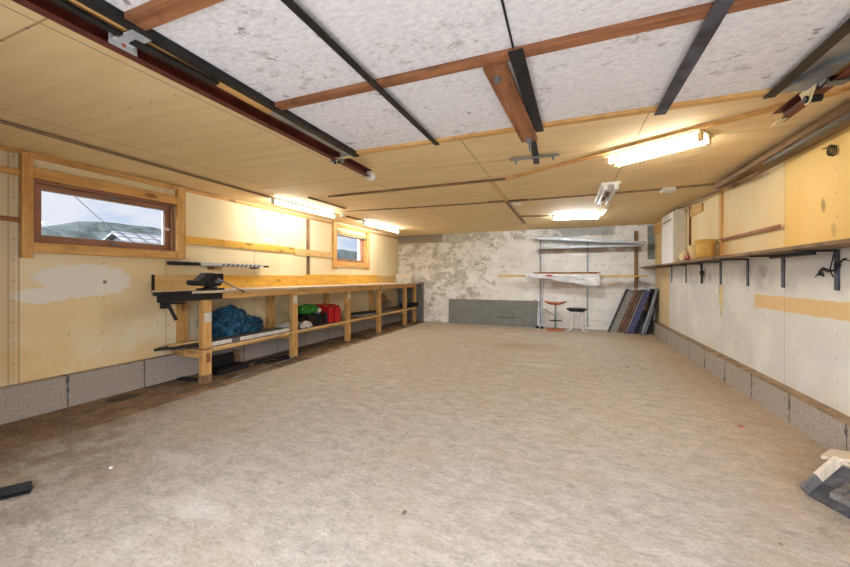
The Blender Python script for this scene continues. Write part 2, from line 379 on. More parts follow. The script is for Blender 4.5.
def fn_hill(n):
    p = n.pos(); f = n.noise(p, .5, 6, .7)
    return n.mix(n.ss(f, .35, .65), rgb(50, 56, 54), rgb(80, 86, 84))
M_hill = material('hazy_forest', fn_hill, 1, 0, 0)
M_grass = plain('winter_grass', rgb(92, 96, 80), .95, 0, .25, .6)
def fn_roof(n):
    x, y, z = n.xyz(n.pos()); s = n.ss(n.modd(y, 0, .5), .03, .08); 
    t = n.ss(n.modd(z, 0, .16), .01, .03)
    return n.mix(n.mul(s, t), rgb(66, 68, 72), rgb(122, 122, 122))
M_roof = material('pale_corrugated_roof', fn_roof, .6)
M_gable = plain('grey_cladding', rgb(80, 86, 92), .8, 0, .1, 3)
M_outer = plain('grey_render', rgb(150, 146, 140), .9)

# ------------------------------------------------------------------ geometry helpers
def bm_new(): return bmesh.new()
def box(b, x0, x1, y0, y1, z0, z1, M=None):
    vs = [b.verts.new(Vector(v) if M is None else M @ Vector(v)) for v in
          ((x0, y0, z0), (x1, y0, z0), (x1, y1, z0), (x0, y1, z0), (x0, y0, z1), (x1, y0, z1), (x1, y1, z1), (x0, y1, z1))]
    for f in ((0, 3, 2, 1), (4, 5, 6, 7), (0, 1, 5, 4), (1, 2, 6, 5), (2, 3, 7, 6), (3, 0, 4, 7)): b.faces.new([vs[i] for i in f])
    return b
def bar(b, p0, p1, w, h, up=(0, 0, 1)):      # a bar of width w and height h from p0 to p1
    p0, p1 = Vector(p0), Vector(p1); d = p1-p0; L = d.length; d.normalize()
    u = Vector(up); s = d.cross(u)
    if s.length < 1e-4: s = d.cross(Vector((1, 0, 0)))
    s.normalize(); u = s.cross(d)
    M = Matrix((s, d, u)).transposed().to_4x4(); M.translation = p0
    return box(b, -w/2, w/2, 0, L, -h/2, h/2, M)
def tube(b, pts, r, n=10, closed=False, caps=True):
    pts = [Vector(p) for p in pts]; rings = []; prev = None
    rr = r if hasattr(r, '__len__') else [r]*len(pts)
    for i, p in enumerate(pts):
        a = pts[i-1] if (i or closed) else p; c = pts[(i+1) % len(pts)] if (i < len(pts)-1 or closed) else p
        t = (c-a).normalized()
        u = prev if prev else Vector((0, 0, 1))
        s = t.cross(u)
        if s.length < 1e-3: s = t.cross(Vector((1, .1, 0)))
        s.normalize(); u = s.cross(t).normalized(); prev = u
        rings.append([b.verts.new(p+rr[i]*(math.cos(k*2*math.pi/n)*s+math.sin(k*2*math.pi/n)*u)) for k in range(n)])
    m = len(rings)
    for i in range(m if closed else m-1):
        A, B = rings[i], rings[(i+1) % m]
        for k in range(n): b.faces.new((A[k], A[(k+1) % n], B[(k+1) % n], B[k]))
    if caps and not closed: b.faces.new(rings[0][::-1]); b.faces.new(rings[-1])
    return b
def lathe(b, prof, c, n=24, M=None):
    c = Vector(c); rings = []
    for r, z in prof:
        ring = []
        for k in range(n):
            v = Vector((r*math.cos(k*2*math.pi/n), r*math.sin(k*2*math.pi/n), z))
            if M is not None: v = M @ v
            ring.append(b.verts.new(c+v))
        rings.append(ring)
    for A, B in zip(rings, rings[1:]):
        for k in range(n): b.faces.new((A[k], A[(k+1) % n], B[(k+1) % n], B[k]))
    if prof[0][0] > 1e-5: b.faces.new(rings[0][::-1])
    if prof[-1][0] > 1e-5: b.faces.new(rings[-1])
    return b
def prism(b, poly, axis, a0, a1):             # extrude a 2D outline along an axis
    def v(p, a): return {'x': (a, p[0], p[1]), 'y': (p[0], a, p[1]), 'z': (p[0], p[1], a)}[axis]
    A = [b.verts.new(v(p, a0)) for p in poly]; B = [b.verts.new(v(p, a1)) for p in poly]
    b.faces.new(A[::-1]); b.faces.new(B)
    for i in range(len(poly)):
        j = (i+1) % len(poly); b.faces.new((A[i], A[j], B[j], B[i]))
    return b
def blob(b, c, s, amp=.25, k=2.2, sub=4, seed=0, flat=None):
    r = bmesh.ops.create_icosphere(b, subdivisions=sub, radius=1)
    for v in r['verts']:
        d = v.co.copy(); f = 1+amp*(mnoise.noise(d*k+Vector((seed, 0, 0)))+.5*mnoise.noise(d*k*2.6+Vector((0, seed, 0)))+.25*mnoise.noise(d*k*6))
        q = Vector((d.x*s[0]*f, d.y*s[1]*f, d.z*s[2]*f))+Vector(c)
        if flat is not None and q.z < flat: q.z = flat
        v.co = q
    return b

def root_loc(o):
    v = Vector((0, 0, 0))
    while o: v += Vector(o.location); o = o.parent
    return v
def obj(name, b, m, parent=None, loc=None, smooth=False, bevel=0):
    bmesh.ops.remove_doubles(b, verts=b.verts, dist=1e-6)
    bmesh.ops.recalc_face_normals(b, faces=b.faces)
    base = root_loc(parent) if parent else Vector(loc if loc else (0, 0, 0))
    bmesh.ops.translate(b, verts=b.verts, vec=-base)
    me = bpy.data.meshes.new(name); b.to_mesh(me); b.free()
    if smooth:
        for p in me.polygons: p.use_smooth = True
    me.materials.append(m)
    o = bpy.data.objects.new(name, me); C.objects.link(o)
    if parent: o.parent = parent
    else: o.location = base
    if bevel:
        md = o.modifiers.new('edge', 'BEVEL'); md.width = bevel; md.segments = 2; md.limit_method = 'ANGLE'
    return o
def tag(o, label, cat, group=None):
    o['label'] = label; o['category'] = cat
    if group: o['group'] = group
    return o
def thing(name, label, cat, loc, group=None, rz=0):
    o = bpy.data.objects.new(name, None); C.objects.link(o); o.location = loc; o.empty_display_size = .1
    return tag(o, label, cat, group)
def solo(name, b, m, label, cat, loc, group=None, smooth=False, bevel=0):
    return tag(obj(name, b, m, None, loc, smooth, bevel), label, cat, group)
def struct(name, b, m, parent=None, **k):
    o = obj(name, b, m, parent, **k)
    if not parent: o['kind'] = 'structure'
    return o
def struct_root(name, loc):
    o = bpy.data.objects.new(name, None); C.objects.link(o); o.location = loc; o['kind'] = 'structure'; return o
def dup(o, loc, label, parent=None):
    c = o.copy(); C.objects.link(c)
    if parent: c.parent = parent
    else: c.location = loc; c['label'] = label
    for ch in list(o.children):
        dup(ch, None, None, c)
    return c

# ------------------------------------------------------------------ room shell
W1 = (1.60, 2.80, 1.42, 2.00)      # window openings: y0, y1, z0, z1
W2 = (5.86, 7.02, 1.42, 2.08)
b = bm_new(); box(b, LX-.25, RX+.25, -1.2, BY+.25, -.15, 0); struct('floor', b, M_floor)
b = bm_new()
prism(b, [(-1.2, cz(-1.2)), (BY+.25, cz(BY+.25)), (BY+.25, cz(BY)+.2), (-1.2, cz(0)+.2)], 'x', LX-.25, RX+.25); struct('ceiling', b, M_ceiling)
b = bm_new(); top = 2.26
ys = [FY, W1[0], W1[1], W2[0], W2[1], BY+.2]
for i in range(5):
    y0, y1 = ys[i], ys[i+1]
    if i in (1, 3):
        wv = W1 if i == 1 else W2
        box(b, LX-.22, LX, y0, y1, 0, wv[2]); box(b, LX-.22, LX, y0, y1, wv[3], top)
    else: box(b, LX-.22, LX, y0, y1, 0, top)
struct('wall_left', b, M_left)
b = bm_new(); box(b, RX, RX+.22, FY, BY+.2, 0, top); struct('wall_right', b, M_right)
b = bm_new(); box(b, LX, RX, BY, BY+.2, 0, top); struct('wall_back', b, M_back)
b = bm_new(); box(b, LX-.22, -1.80, FY-.2, FY, 0, top); box(b, 1.28, RX+.22, FY-.2, FY, 0, top); box(b, -1.8, 1.28, FY-.2, FY, 2.12, top)
struct('wall_front', b, M_outer)
b = bm_new(); box(b, LX, LX+.10, FY, BY, 0, .275); struct('baseboard_left', b, M_block)
b = bm_new(); box(b, RX-.085, RX, FY, BY, 0, .235); r_ = struct('baseboard_right', b, M_block)
b = bm_new(); box(b, RX-.088, RX, FY, BY, .235, .247); struct('ledge', b, M_ledge, r_)
b = bm_new(); box(b, LX, LX+.025, FY, 1.55, 2.165, 2.195); box(b, LX, LX+.025, 2.90, BY, 2.16, 2.2)
box(b, LX, LX+.035, 1.603, 2.80, 2.15, 2.197); struct('trim_1', b, PINE['y'])

# outside ground
b = bm_new(); box(b, -120, 60, -60, 260, -.6, -.155); struct('ground', b, M_grass)

b = bm_new(); box(b, -2.6, 2.2, -7, -.52, -.154, -.02); struct('driveway', b, plain('pale_bounce_ground', rgb(214, 212, 208), .9, 0, .06, 2))  # unseen pale slab, added to bounce daylight up to ceiling and door
# ------------------------------------------------------------------ left windows
w1 = struct_root('window_1', (LX, 2.24, 1.42))
def part(name, m, parent, fn, smooth=False, bevel=0):
    b = bm_new(); fn(b); return obj(name, b, m, parent, None, smooth, bevel)
part('casing_board', PINE['z'], w1, lambda b: box(b, LX, LX+.045, 1.532, 1.602, 1.31, 2.19), bevel=.003)
part('casing_board', PINE['z'], w1, lambda b: box(b, LX, LX+.045, 2.80, 2.895, 1.36, 2.20), bevel=.003)
part('casing_board', PINE['y'], w1, lambda b: box(b, LX, LX+.04, 1.603, 2.799, 1.985, 2.075), bevel=.003)
part('casing_board', PINE['y'], w1, lambda b: box(b, LX, LX+.04, 1.603, 2.799, 1.355, 1.44), bevel=.003)
def frame(b, y0, y1, z0, z1, wd, x0, x1):
    box(b, x0, x1, y0, y1, z0, z0+wd); box(b, x0, x1, y0, y1, z1-wd, z1)
    box(b, x0, x1, y0, y0+wd, z0+wd, z1-wd); box(b, x0, x1, y1-wd, y1, z0+wd, z1-wd)
part('window_frame', SASH['y'], w1, lambda b: frame(b, 1.605, 2.795, 1.43, 1.99, .03, LX-.14, LX-.005), bevel=.003)
s1 = part('sash', SASH['y'], w1, lambda b: frame(b, 1.64, 2.76, 1.463, 1.957, .045, LX-.10, LX-.04), bevel=.004)
part('glass_pane', M_glass, s1, lambda b: box(b, LX-.075, LX-.07, 1.68, 2.72, 1.505, 1.915))
part('spacer', M_light_steel, s1, lambda b: frame(b, 1.684, 2.716, 1.508, 1.912, .008, LX-.085, LX-.06))
part('pivot_catch', M_steel, s1, lambda b: (tube(b, [(LX-.04, 2.20, 1.94), (LX-.015, 2.20, 1.94)], .015), bar(b, (LX-.02, 2.15, 1.94), (LX-.02, 2.25, 1.935), .012, .012)))
part('pivot_catch', M_steel, s1, lambda b: (tube(b, [(LX-.04, 2.20, 1.48), (LX-.015, 2.20, 1.48)], .016), bar(b, (LX-.02, 2.19, 1.48), (LX-.02, 2.25, 1.475), .012, .014)))
part('handle', M_white, s1, lambda b: (tube(b, [(LX-.04, 2.74, 1.69), (LX-.01, 2.74, 1.69)], .014), bar(b, (LX-.01, 2.74, 1.69), (LX-.008, 2.67, 1.705), .014, .016)), bevel=.003)

w2 = struct_root('window_2', (LX, 6.5, 1.42))
part('casing_board', PINE['z'], w2, lambda b: box(b, LX, LX+.045, 5.78, 5.885, 1.31, 2.22), bevel=.003)
part('casing_board', PINE['z'], w2, lambda b: box(b, LX, LX+.045, 7.02, 7.13, 1.31, 2.20), bevel=.003)
part('casing_board', PINE['y'], w2, lambda b: box(b, LX, LX+.04, 5.886, 7.019, 2.13, 2.2), bevel=.003)
part('casing_board', PINE['y'], w2, lambda b: box(b, LX, LX+.04, 5.886, 7.019, 1.36, 1.45), bevel=.003)
part('window_frame', PINE['y'], w2, lambda b: frame(b, 5.865, 7.015, 1.425, 2.075, .035, LX-.14, LX-.005), bevel=.003)
s2 = part('sash', SASH['y'], w2, lambda b: frame(b, 5.905, 6.975, 1.463, 2.037, .05, LX-.10, LX-.04), bevel=.004)
part('glass_pane', M_glass, s2, lambda b: box(b, LX-.075, LX-.07, 5.95, 6.93, 1.51, 1.99))
part('handle', M_black, s2, lambda b: bar(b, (LX-.03, 6.42, 1.49), (LX-.02, 6.52, 1.50), .014, .014))
t = thing('roller_blind', 'rolled cream blind hung across the top of the small far window', 'blind', (LX-.0, 6.45, 1.93))
part('fabric_roll', M_cream, t, lambda b: tube(b, [(LX+.01, 5.92, 2.045), (LX+.01, 6.98, 2.045)], .045, 14), smooth=True)
part('bottom_bar', M_black, t, lambda b: box(b, LX-.0, LX+.012, 5.90, 7.0, 1.965, 1.985))
part('fabric', M_cream, t, lambda b: box(b, LX+.004, LX+.007, 5.93, 6.97, 1.985, 2.03))

# ------------------------------------------------------------------ outside view
b = bm_new(); n = 90; rows = []
for i in range(n+1):
    y = -10+i*2.6; xx = -70+.02*y
    q = max(0, min(1, (y-25)/9)); hgt = 8.0+2.0*q*q*(3-2*q)+.5*mnoise.noise(Vector((y*.06, 0, 0)))+.25*mnoise.noise(Vector((y*.3, 3, 0)))
    rows.append([b.verts.new((xx+12, y, -.5)), b.verts.new((xx+6, y, hgt*.5+.4*mnoise.noise(Vector((y*.3, 9, 0))))),
                 b.verts.new((xx+.5*mnoise.noise(Vector((y, 2, 0))), y, hgt+.22*mnoise.noise(Vector((y*1.9, 1, 0))))), b.verts.new((xx-30, y, -.5))])
for A, B in zip(rows, rows[1:]):
    for k in range(3): b.faces.new((A[k], A[k+1], B[k+1], B[k]))
struct('hills', b, M_hill)
t = thing('neighbour_house', 'pale corrugated gable roofed house outside the wide window', 'house', (-15, 12, -.15))
part('wall', M_gable, t, lambda b: prism(b, [(-16.3, -.15), (-13.7, -.15), (-13.7, 2.02), (-15, 2.66), (-16.3, 2.02)], 'y', 8.0, 18))
part('roof', M_roof, t, lambda b: (prism(b, [(-15, 2.78), (-13.3, 1.96), (-13.3, 1.88), (-15, 2.70)], 'y', 7.8, 18.2), prism(b, [(-15, 2.78), (-16.7, 1.96), (-16.7, 1.88), (-15, 2.70)], 'y', 7.8, 18.2)))
b = bm_new(); tube(b, [(-4.44, 1.2, 2.75), (-8, 3.3, 2.85), (-12, 5.9, 2.80), (-15, 8.0, 2.76)], .008, 6)
solo('overhead_cable', b, M_black, 'thin overhead cable crossing the sky outside the wide window', 'cable', (-4.44, 1.2, 2.75))

# ------------------------------------------------------------------ overhead door
DZ = 2.12
D = thing('garage_door', 'up-and-over garage door with white board panels, swung open overhead', 'garage door', (-.15, 1.3, DZ))
for (y0, y1) in ((.20, .86), (.86, 1.60), (1.60, 2.40)):
    part('panel', M_osb, D, lambda b: box(b, -1.52, 1.0, y0+.002, y1-.002, DZ, DZ+.02))
part('cross_board', OLD['x'], D, lambda b: box(b, -1.52, 1.0, .82, .895, DZ-.025, DZ), bevel=.003)
part('cross_board', OLD['x'], D, lambda b: box(b, -1.52, 1.0, 1.55, 1.605, DZ-.025, DZ), bevel=.003)
part('cross_board', PINE['x'], D, lambda b: box(b, -1.52, 1.22, 2.375, 2.42, DZ-.02, DZ+.025), bevel=.003)
for (xa, ya, xb, yb, wd) in ((-.90, .25, -.86, 2.42, .035), (-.20, 1.53, -.17, 2.44, .062), (.50, .25, .50, 2.44, .06), (.985, .2, .985, 2.42, .05)):
    part('strap', M_black if xa != .5 else M_dgrey, D, lambda b: bar(b, (xa, ya, DZ-.028), (xb, yb, DZ-.028), wd, .006))
part('seam_strip', M_black, D, lambda b: box(b, -.215, -.207, .2, 1.55, DZ-.006, DZ))
part('edge_strip', M_black, D, lambda b: box(b, -1.55, -1.505, .2, 2.42, DZ-.032, DZ-.002))
part('side_stile', PINE['y'], D, lambda b: box(b, -1.625, -1.55, .2, 1.72, DZ-.02, DZ+.03), bevel=.003)
part('steel_channel', M_steel, D, lambda b: (box(b, -1.60, -1.556, 1.60, 2.42, DZ-.03, DZ-.022), box(b, -1.60, -1.596, 1.60, 2.42, DZ-.03, DZ+.0)))
part('side_plate', M_steel, D, lambda b: box(b, 1.01, 1.15, .2, 2.42, DZ-.012, DZ+.0))
part('side_stile', PINE['y'], D, lambda b: box(b, 1.15, 1.2, .2, 2.30, DZ-.015, DZ+.03), bevel=.003)
rb = part('roller_bracket', M_light_steel, D, lambda b: (box(b, -1.655, -1.53, .86, .93, DZ-.036, DZ-.032), box(b, -1.659, -1.655, .85, .95, DZ-.058, DZ+.012)), bevel=.002)
part('rivet', M_orange, rb, lambda b: tube(b, [(-1.657, .90, DZ-.01), (-1.651, .90, DZ-.01)], .008))
part('rivet', M_orange, rb, lambda b: tube(b, [(-1.657, .90, DZ-.040), (-1.651, .90, DZ-.040)], .008))
part('lifting_arm', M_black, D, lambda b: (bar(b, (-1.60, .2, DZ-.036), (-1.60, .86, DZ-.036), .03, .012), bar(b, (-1.60, .9, DZ-.036), (-1.58, 1.25, DZ-.036), .045, .012)))
part('roller_bracket', M_cream, D, lambda b: (box(b, -1.70, -1.56, 2.38, 2.42, DZ-.034, DZ-.03), prism(b, [(2.37, DZ-.03), (2.43, DZ-.03), (2.41, DZ-.085), (2.39, DZ-.085)], 'x', -1.69, -1.684)))
part('roller_bracket', M_cream, D, lambda b: (box(b, 1.09, 1.19, 2.38, 2.43, DZ-.02, DZ-.014), prism(b, [(2.32, DZ-.02), (2.46, DZ-.02), (2.41, DZ-.10), (2.38, DZ-.10)], 'x', 1.125, 1.131)))
part('roller', M_dark, D, lambda b: tube(b, [(1.115, 2.395, DZ-.075), (1.18, 2.395, DZ-.075)], .018, 14))
part('roller', M_dark, D, lambda b: tube(b, [(-1.715, 2.40, DZ-.06), (-1.67, 2.40, DZ-.06)], .014, 14))
part('corner_plate', M_steel, D, lambda b: prism(b, [(1.0, 2.38), (1.15, 2.40), (1.15, 2.1), (1.08, 2.15)], 'z', DZ-.03, DZ-.013))
# latch board hanging from the door
part('latch_board', OLD['y'], D, lambda b: bar(b, (-.30, 1.60, DZ-.03), (-.235, 2.52, DZ-.045), .105, .022), bevel=.003)
part('latch_bolt', M_steel, D, lambda b: (lathe(b, [(.0, -.02), (.014, -.02), (.016, 0), (.016, .01)], (-.30, 1.68, DZ-.045), 12), lathe(b, [(.0, -.025), (.018, -.025), (.018, 0)], (-.235, 2.46, DZ-.057), 12)))
part('latch_hook', M_steel, D, lambda b: tube(b, [(-.235, 2.46, DZ-.07), (-.228, 2.49, DZ-.095), (-.232, 2.47, DZ-.12), (-.226, 2.48, DZ-.145)], [.008, .01, .006, .003], 8))
part('latch_strip', YEL['y'], D, lambda b: bar(b, (-.246, 1.95, DZ-.03), (-.19, 2.50, DZ-.04), .012, .03))

def track(x0, label, yend, cap):
    t = thing('door_track', label, 'door track', (x0, 1.3, 2.08), 'ceiling tracks of the garage door')
    def prof(b):
        s = .028; zz = 2.072
        k = 1 if x0 < 0 else -1
        prism(b, [(x0+k*a, zz+c) for a, c in ((-s, 0), (s*.6, 0), (s*.6, .004), (-s+.004, .004), (-s+.004, .056), (s, .056), (s, .060), (-s, .060))], 'y', FY, yend)
    part('channel', M_red_rail, t, prof)
    part('hanger', M_steel, t, lambda b: (box(b, x0-.045, x0+.045, yend-.52, yend-.47, 2.06, 2.066), box(b, x0-.045, x0-.040, yend-.52, yend-.47, 2.06, cz(2.4)), box(b, x0+.040, x0+.045, yend-.52, yend-.47, 2.06, cz(2.4))))
    part('hanger', M_steel, t, lambda b: (box(b, x0-.045, x0+.045, .1, .14, 2.06, 2.066), box(b, x0-.045, x0-.040, .1, .14, 2.06, cz(.1)), box(b, x0+.040, x0+.045, .1, .14, 2.06, cz(.1))))
    if cap: part('end_stop', M_white, t, lambda b: tube(b, [(x0, yend-.02, 2.085), (x0, yend+.05, 2.085)], .04, 16), bevel=.006)
    else: part('end_tip', M_cream, t, lambda b: box(b, x0-.03, x0+.0, yend-.1, yend+.01, 2.057, 2.062))
    return t
track(-1.695, 'red-brown steel door track with white end stop, left of the open door', 2.90, True)
track(1.175, 'red-brown steel door track with bare end, right of the open door', 2.78, False)
# catch bracket on the ceiling
t = thing('door_catch', 'cross-shaped black steel catch bracket on the ceiling beyond the door', 'bracket', (-.25, 3.2, cz(3.2)))
part('arm', M_black, t, lambda b: bar(b, (-.24, 2.80, cz(2.8)-.012), (-.26, 3.46, cz(3.4)-.012), .05, .012))
part('crossbar', M_steel, t, lambda b: bar(b, (-.47, 3.24, cz(3.2)-.024), (-.06, 3.24, cz(3.2)-.024), .035, .012))
for xx in (-.42, -.11): part('bolt', M_steel, t, lambda b: tube(b, [(xx, 3.25, cz(3.2)-.06), (xx, 3.25, cz(3.2)-.02)], .01))

# ------------------------------------------------------------------ ceiling battens and cables
def batten(name, p0, p1, wd, hh, m, label, cat='batten', group=None):
    a = Vector((p0[0], p0[1], cz(p0[1])-hh/2)); c = Vector((p1[0], p1[1], cz(p1[1])-hh/2))
    b = bm_new(); bar(b, a, c, wd, hh); return solo(name, b, m, label, cat, a, group)
batten('ceiling_batten', (-2.91, 3.93), (-.59, 3.91), .045, .018, DIRTY['x'], 'long brown batten running across the ceiling nearest the garage door')
batten('ceiling_batten', (-.60, 3.91), (1.62, 2.62), .05, .02, PINE['x'], 'slanting pine batten on the ceiling carrying the twin tube lamp')
batten('ceiling_batten', (-3.19, 3.88), (-3.19, 4.72), .035, .02, DIRTY['y'], 'short dark batten on the ceiling beside the bright tube over the bench')
batten('ceiling_batten', (-.78, 3.92), (-.78, 5.05), .045, .018, PALE['y'], 'pale batten on the ceiling between the two crossing strips')
batten('ceiling_batten', (-.79, 5.16), (-.79, 7.45), .045, .018, DIRTY['y'], 'brown batten on the ceiling running toward the block wall')
batten('ceiling_batten', (-1.05, 5.09), (-.5, 5.12), .05, .02, DIRTY['x'], 'short brown batten under the white junction disc')
t = solo('junction_box', lathe(bm_new(), [(0, -.035), (.055, -.03), (.06, 0)], (-.68, 5.32, cz(5.3)), 20), M_white, 'round white junction disc on the ceiling at the crossing battens', 'junction box', (-.68, 5.32, cz(5.3)), smooth=True)
def cable(pts, r, m, label, cat='cable', name='ceiling_cable'):
    b = bm_new(); tube(b, pts, r, 8); return solo(name, b, m, label, cat, pts[0])
cable([(-3.70, 4.9, cz(4.9)-.012), (-2, 5.05, cz(5)-.012), (-1.06, 5.1, cz(5.1)-.012)], .010, M_cable, 'thin brown cable across the ceiling left of the junction disc')
cable([(-.49, 5.13, cz(5.1)-.012), (.36, 5.12, cz(5.1)-.012)], .011, M_cable, 'thin brown cable between the junction disc and the unlit lamp')
cable([(.56, 5.11, cz(5.1)-.012), (1.0, 5.10, cz(5.1)-.012), (1.57, 5.03, cz(5.1)-.012)], .012, M_cable, 'brown conduit from the unlit lamp to the right wall')
cable([(-.76, 6.5, cz(6.5)-.012), (-.3, 6.68, cz(6.7)-.012)], .009, M_cable, 'short brown cable feeding the cool white tube')
cable([(.45, 5.62, cz(5.6)-.02), (.46, 5.95, cz(5.9)-.014), (.58, 6.3, cz(6.3)-.014), (.57, 6.75, cz(6.8)-.02), (.51, 6.86, cz(6.9)-.03)], .010, M_white, 'bent white cable joining the unlit lamp and the cool white tube')
b = bm_new(); tube(b, [(-3.44, FY, cz(0)-.012), (-3.48, 1.2, cz(1.2)-.012), (-3.62, 3.66, cz(3.66)-.012)], .009, 8)
tube(b, [(-3.47, FY, cz(0)-.012), (-3.51, 1.2, cz(1.2)-.012), (-3.65, 3.66, cz(3.66)-.012)], .009, 8)
solo('ceiling_conduit', b, M_cable, 'paired brown conduit along the ceiling above the left wall', 'conduit', (-3.48, FY, cz(0)))
cable([(-3.58, 5.35, cz(5.3)-.012), (-3.58, 5.9, cz(5.9)-.012)], .012, M_cable, 'brown cable linking the two tubes over the workbench')
for (x, y, l) in ((-3.56, 5.2, 'small white round socket on the ceiling after the first bench tube'), ):
    solo('ceiling_socket', lathe(bm_new(), [(0, -.05), (.04, -.045), (.045, 0)], (x, y, cz(y)), 16), M_white, l, 'socket', (x, y, cz(y)), smooth=True)
b = bm_new(); box(b, 1.06, 1.20, 5.04, 5.16, cz(5.1)-.05, cz(5.1)); solo('ceiling_socket', b, M_white, 'small white junction box on the conduit right of the unlit lamp', 'socket', (1.13, 5.1, cz(5.1)), bevel=.01)

# ------------------------------------------------------------------ lamps
def strip_lamp(p0, p1, tubes, bodyw, label, mat, gap=.1, drop=.035, body=M_cream, ends=True, grp='ceiling tube lamps'):
    p0 = Vector((p0[0], p0[1], cz(p0[1]))); p1 = Vector((p1[0], p1[1], cz(p1[1])))
    d = (p1-p0).normalized(); s = d.cross(Vector((0, 0, 1))).normalized(); mid = (p0+p1)/2
    t = thing('tube_lamp', label, 'ceiling lamp', mid, grp)
    b = bm_new(); bar(b, p0+Vector((0, 0, -.014)), p1+Vector((0, 0, -.014)), bodyw, .028); hs = obj('housing', b, body, t, bevel=.004)
    offs = [0] if tubes == 1 else [-gap/2, gap/2]
    for o in offs:
        a = p0+d*.03+s*o+Vector((0, 0, -.028-drop)); c = p1-d*.03+s*o+Vector((0, 0, -.028-drop))
        b = bm_new(); tube(b, [a, c], .015, 12); obj('tube', b, mat, t, smooth=False)
        for q in (a, c):
            b = bm_new(); q0 = q+(d*-.012 if q is a else d*.012)
            bar(b, q0-d*.014+Vector((0, 0, .008)), q0+d*.014+Vector((0, 0, .008)), .045, .06); obj('lamp_holder', b, body, hs, bevel=.004)
    return t
strip_lamp((-3.66, 3.72), (-3.64, 5.08), 1, .06, 'long lit tube lamp over the near half of the workbench', M_neutral, body=M_white)
strip_lamp((-3.60, 5.93), (-3.58, 7.42), 1, .06, 'lit tube lamp above the small window, nearest the back wall corner', M_neutral, body=M_white)
strip_lamp((.36, 3.555), (.94, 3.155), 2, .26, 'wide twin-tube lit lamp hanging on the slanting batten', M_warm, gap=.14)
strip_lamp((-.25, 6.72), (.52, 6.86), 1, .07, 'short cool white lit tube lamp in front of the block wall', M_cool, body=M_white)
lu = strip_lamp((.46, 4.52), (.46, 5.60), 2, .20, 'unlit twin-tube lamp with bare housing, between the two lit ones', M_unlit, gap=.11, body=M_enamel)
part('ballast', M_cardboard, lu, lambda b: tube(b, [(.46, 4.9, cz(5)-.05), (.46, 5.0, cz(5)-.05)], .022))
part('ballast', M_cardboard, lu, lambda b: tube(b, [(.45, 5.2, cz(5)-.05), (.45, 5.3, cz(5)-.05)], .02))

# ------------------------------------------------------------------ workbench
T = 1.005
WB = thing('workbench', 'long pine workbench with lower shelf built along the left wall', 'workbench', (-3.88, 5.5, 0))
part('worktop', WHTW['y'], WB, lambda b: prism(b, [(-4.195, 2.54), (-3.575, 2.20), (-3.52, 8.68), (-4.195, 8.68)], 'z', T-.028, T), bevel=.003)
part('backboard', YEL['y'], WB, lambda b: box(b, -4.195, -4.165, 3.15, 5.0, T, T+.168), bevel=.002)
part('backboard', PALE['y'], WB, lambda b: box(b, -4.195, -4.165, 2.56, 3.149, T, T+.17), bevel=.002)
part('backboard', YEL['y'], WB, lambda b: box(b, -4.195, -4.165, 5.002, 7.5, T, T+.19), bevel=.002)
part('backboard', PALE['y'], WB, lambda b: box(b, -4.195, -4.165, 7.502, 8.4, T, T+.18), bevel=.002)
part('backboard_end', M_dark, WB, lambda b: box(b, -4.195, -4.160, 2.545, 2.558, T, T+.17))
LEG = ((2.77, .10), (4.13, .10), (5.50, .10), (6.65, .10), (7.95, .10), (8.55, .09))
for y, wd in LEG:
    part('leg', PINE['z'], WB, lambda b: box(b, -3.70, -3.63, y-wd/2, y+wd/2, 0.0, T-.03), bevel=.004)
for y in (2.86, 4.20, 5.56, 7.2):
    part('wall_post', PINE['z'], WB, lambda b: box(b, -4.198, -4.13, y-.05, y+.05, .28, T-.03), bevel=.003)
part('leg_foot_stain', DIRTY['z'], WB, lambda b: box(b, -3.703, -3.627, 2.717, 2.823, 0, .09))
for i, (y0, y1) in enumerate(zip([l[0] for l in LEG], [l[0] for l in LEG][1:])):
    part('apron', PINE['y'], WB, lambda b: box(b, -3.66, -3.625, y0+.052, y1-.052, T-.115 if i else T-.10, T-.03), bevel=.003)
    part('shelf_rail', PINE['y'], WB, lambda b: box(b, -3.66, -3.63, y0+.052, y1-.052, .33, .362), bevel=.003)
part('dark_apron', M_dark, WB, lambda b: box(b, -3.63, -3.60, 2.25, 2.93, T-.10, T-.03))
part('steel_edge', M_dark, WB, lambda b: box(b, -3.595, -3.572, 2.19, 2.93, T-.032, T+.004))
for y in (2.77, 4.13, 5.50, 6.65, 7.95):
    part('cross_beam', PINE['x'], WB, lambda b: box(b, -4.19, -3.701, y-.02, y+.02, .26, .358), bevel=.003)
    part('top_bearer', PINE['x'], WB, lambda b: box(b, -4.19, -3.701, y-.02, y+.02, T-.12, T-.03), bevel=.003)
part('lower_shelf', DIRTY['y'], WB, lambda b: (box(b, -4.19, -3.93, 2.6, 8.6, .36, .378), box(b, -3.925, -3.62, 2.72, 8.6, .36, .378)), bevel=.002)
part('shelf_edge', PALE['y'], WB, lambda b: box(b, -3.62, -3.612, 2.82, 8.5, .358, .380))
part('paper_tag', M_graypaper, WB, lambda b: box(b, -3.629, -3.6275, 2.73, 2.815, .66, .76))
part('paper_tag', M_graypaper, WB, lambda b: box(b, -3.629, -3.6275, 4.09, 4.165, .78, .88))
part('paper_tag', M_graypaper, WB, lambda b: box(b, -3.629, -3.6275, 5.46, 5.54, .76, .84))
part('end_panel', M_grey_panel, WB, lambda b: box(b, -4.19, -3.53, 8.655, 8.675, .02, T-.03))
part('mortise_patch', OLD['z'], WB, lambda b: box(b, -3.632, -3.628, 2.755, 2.80, .22, .32))

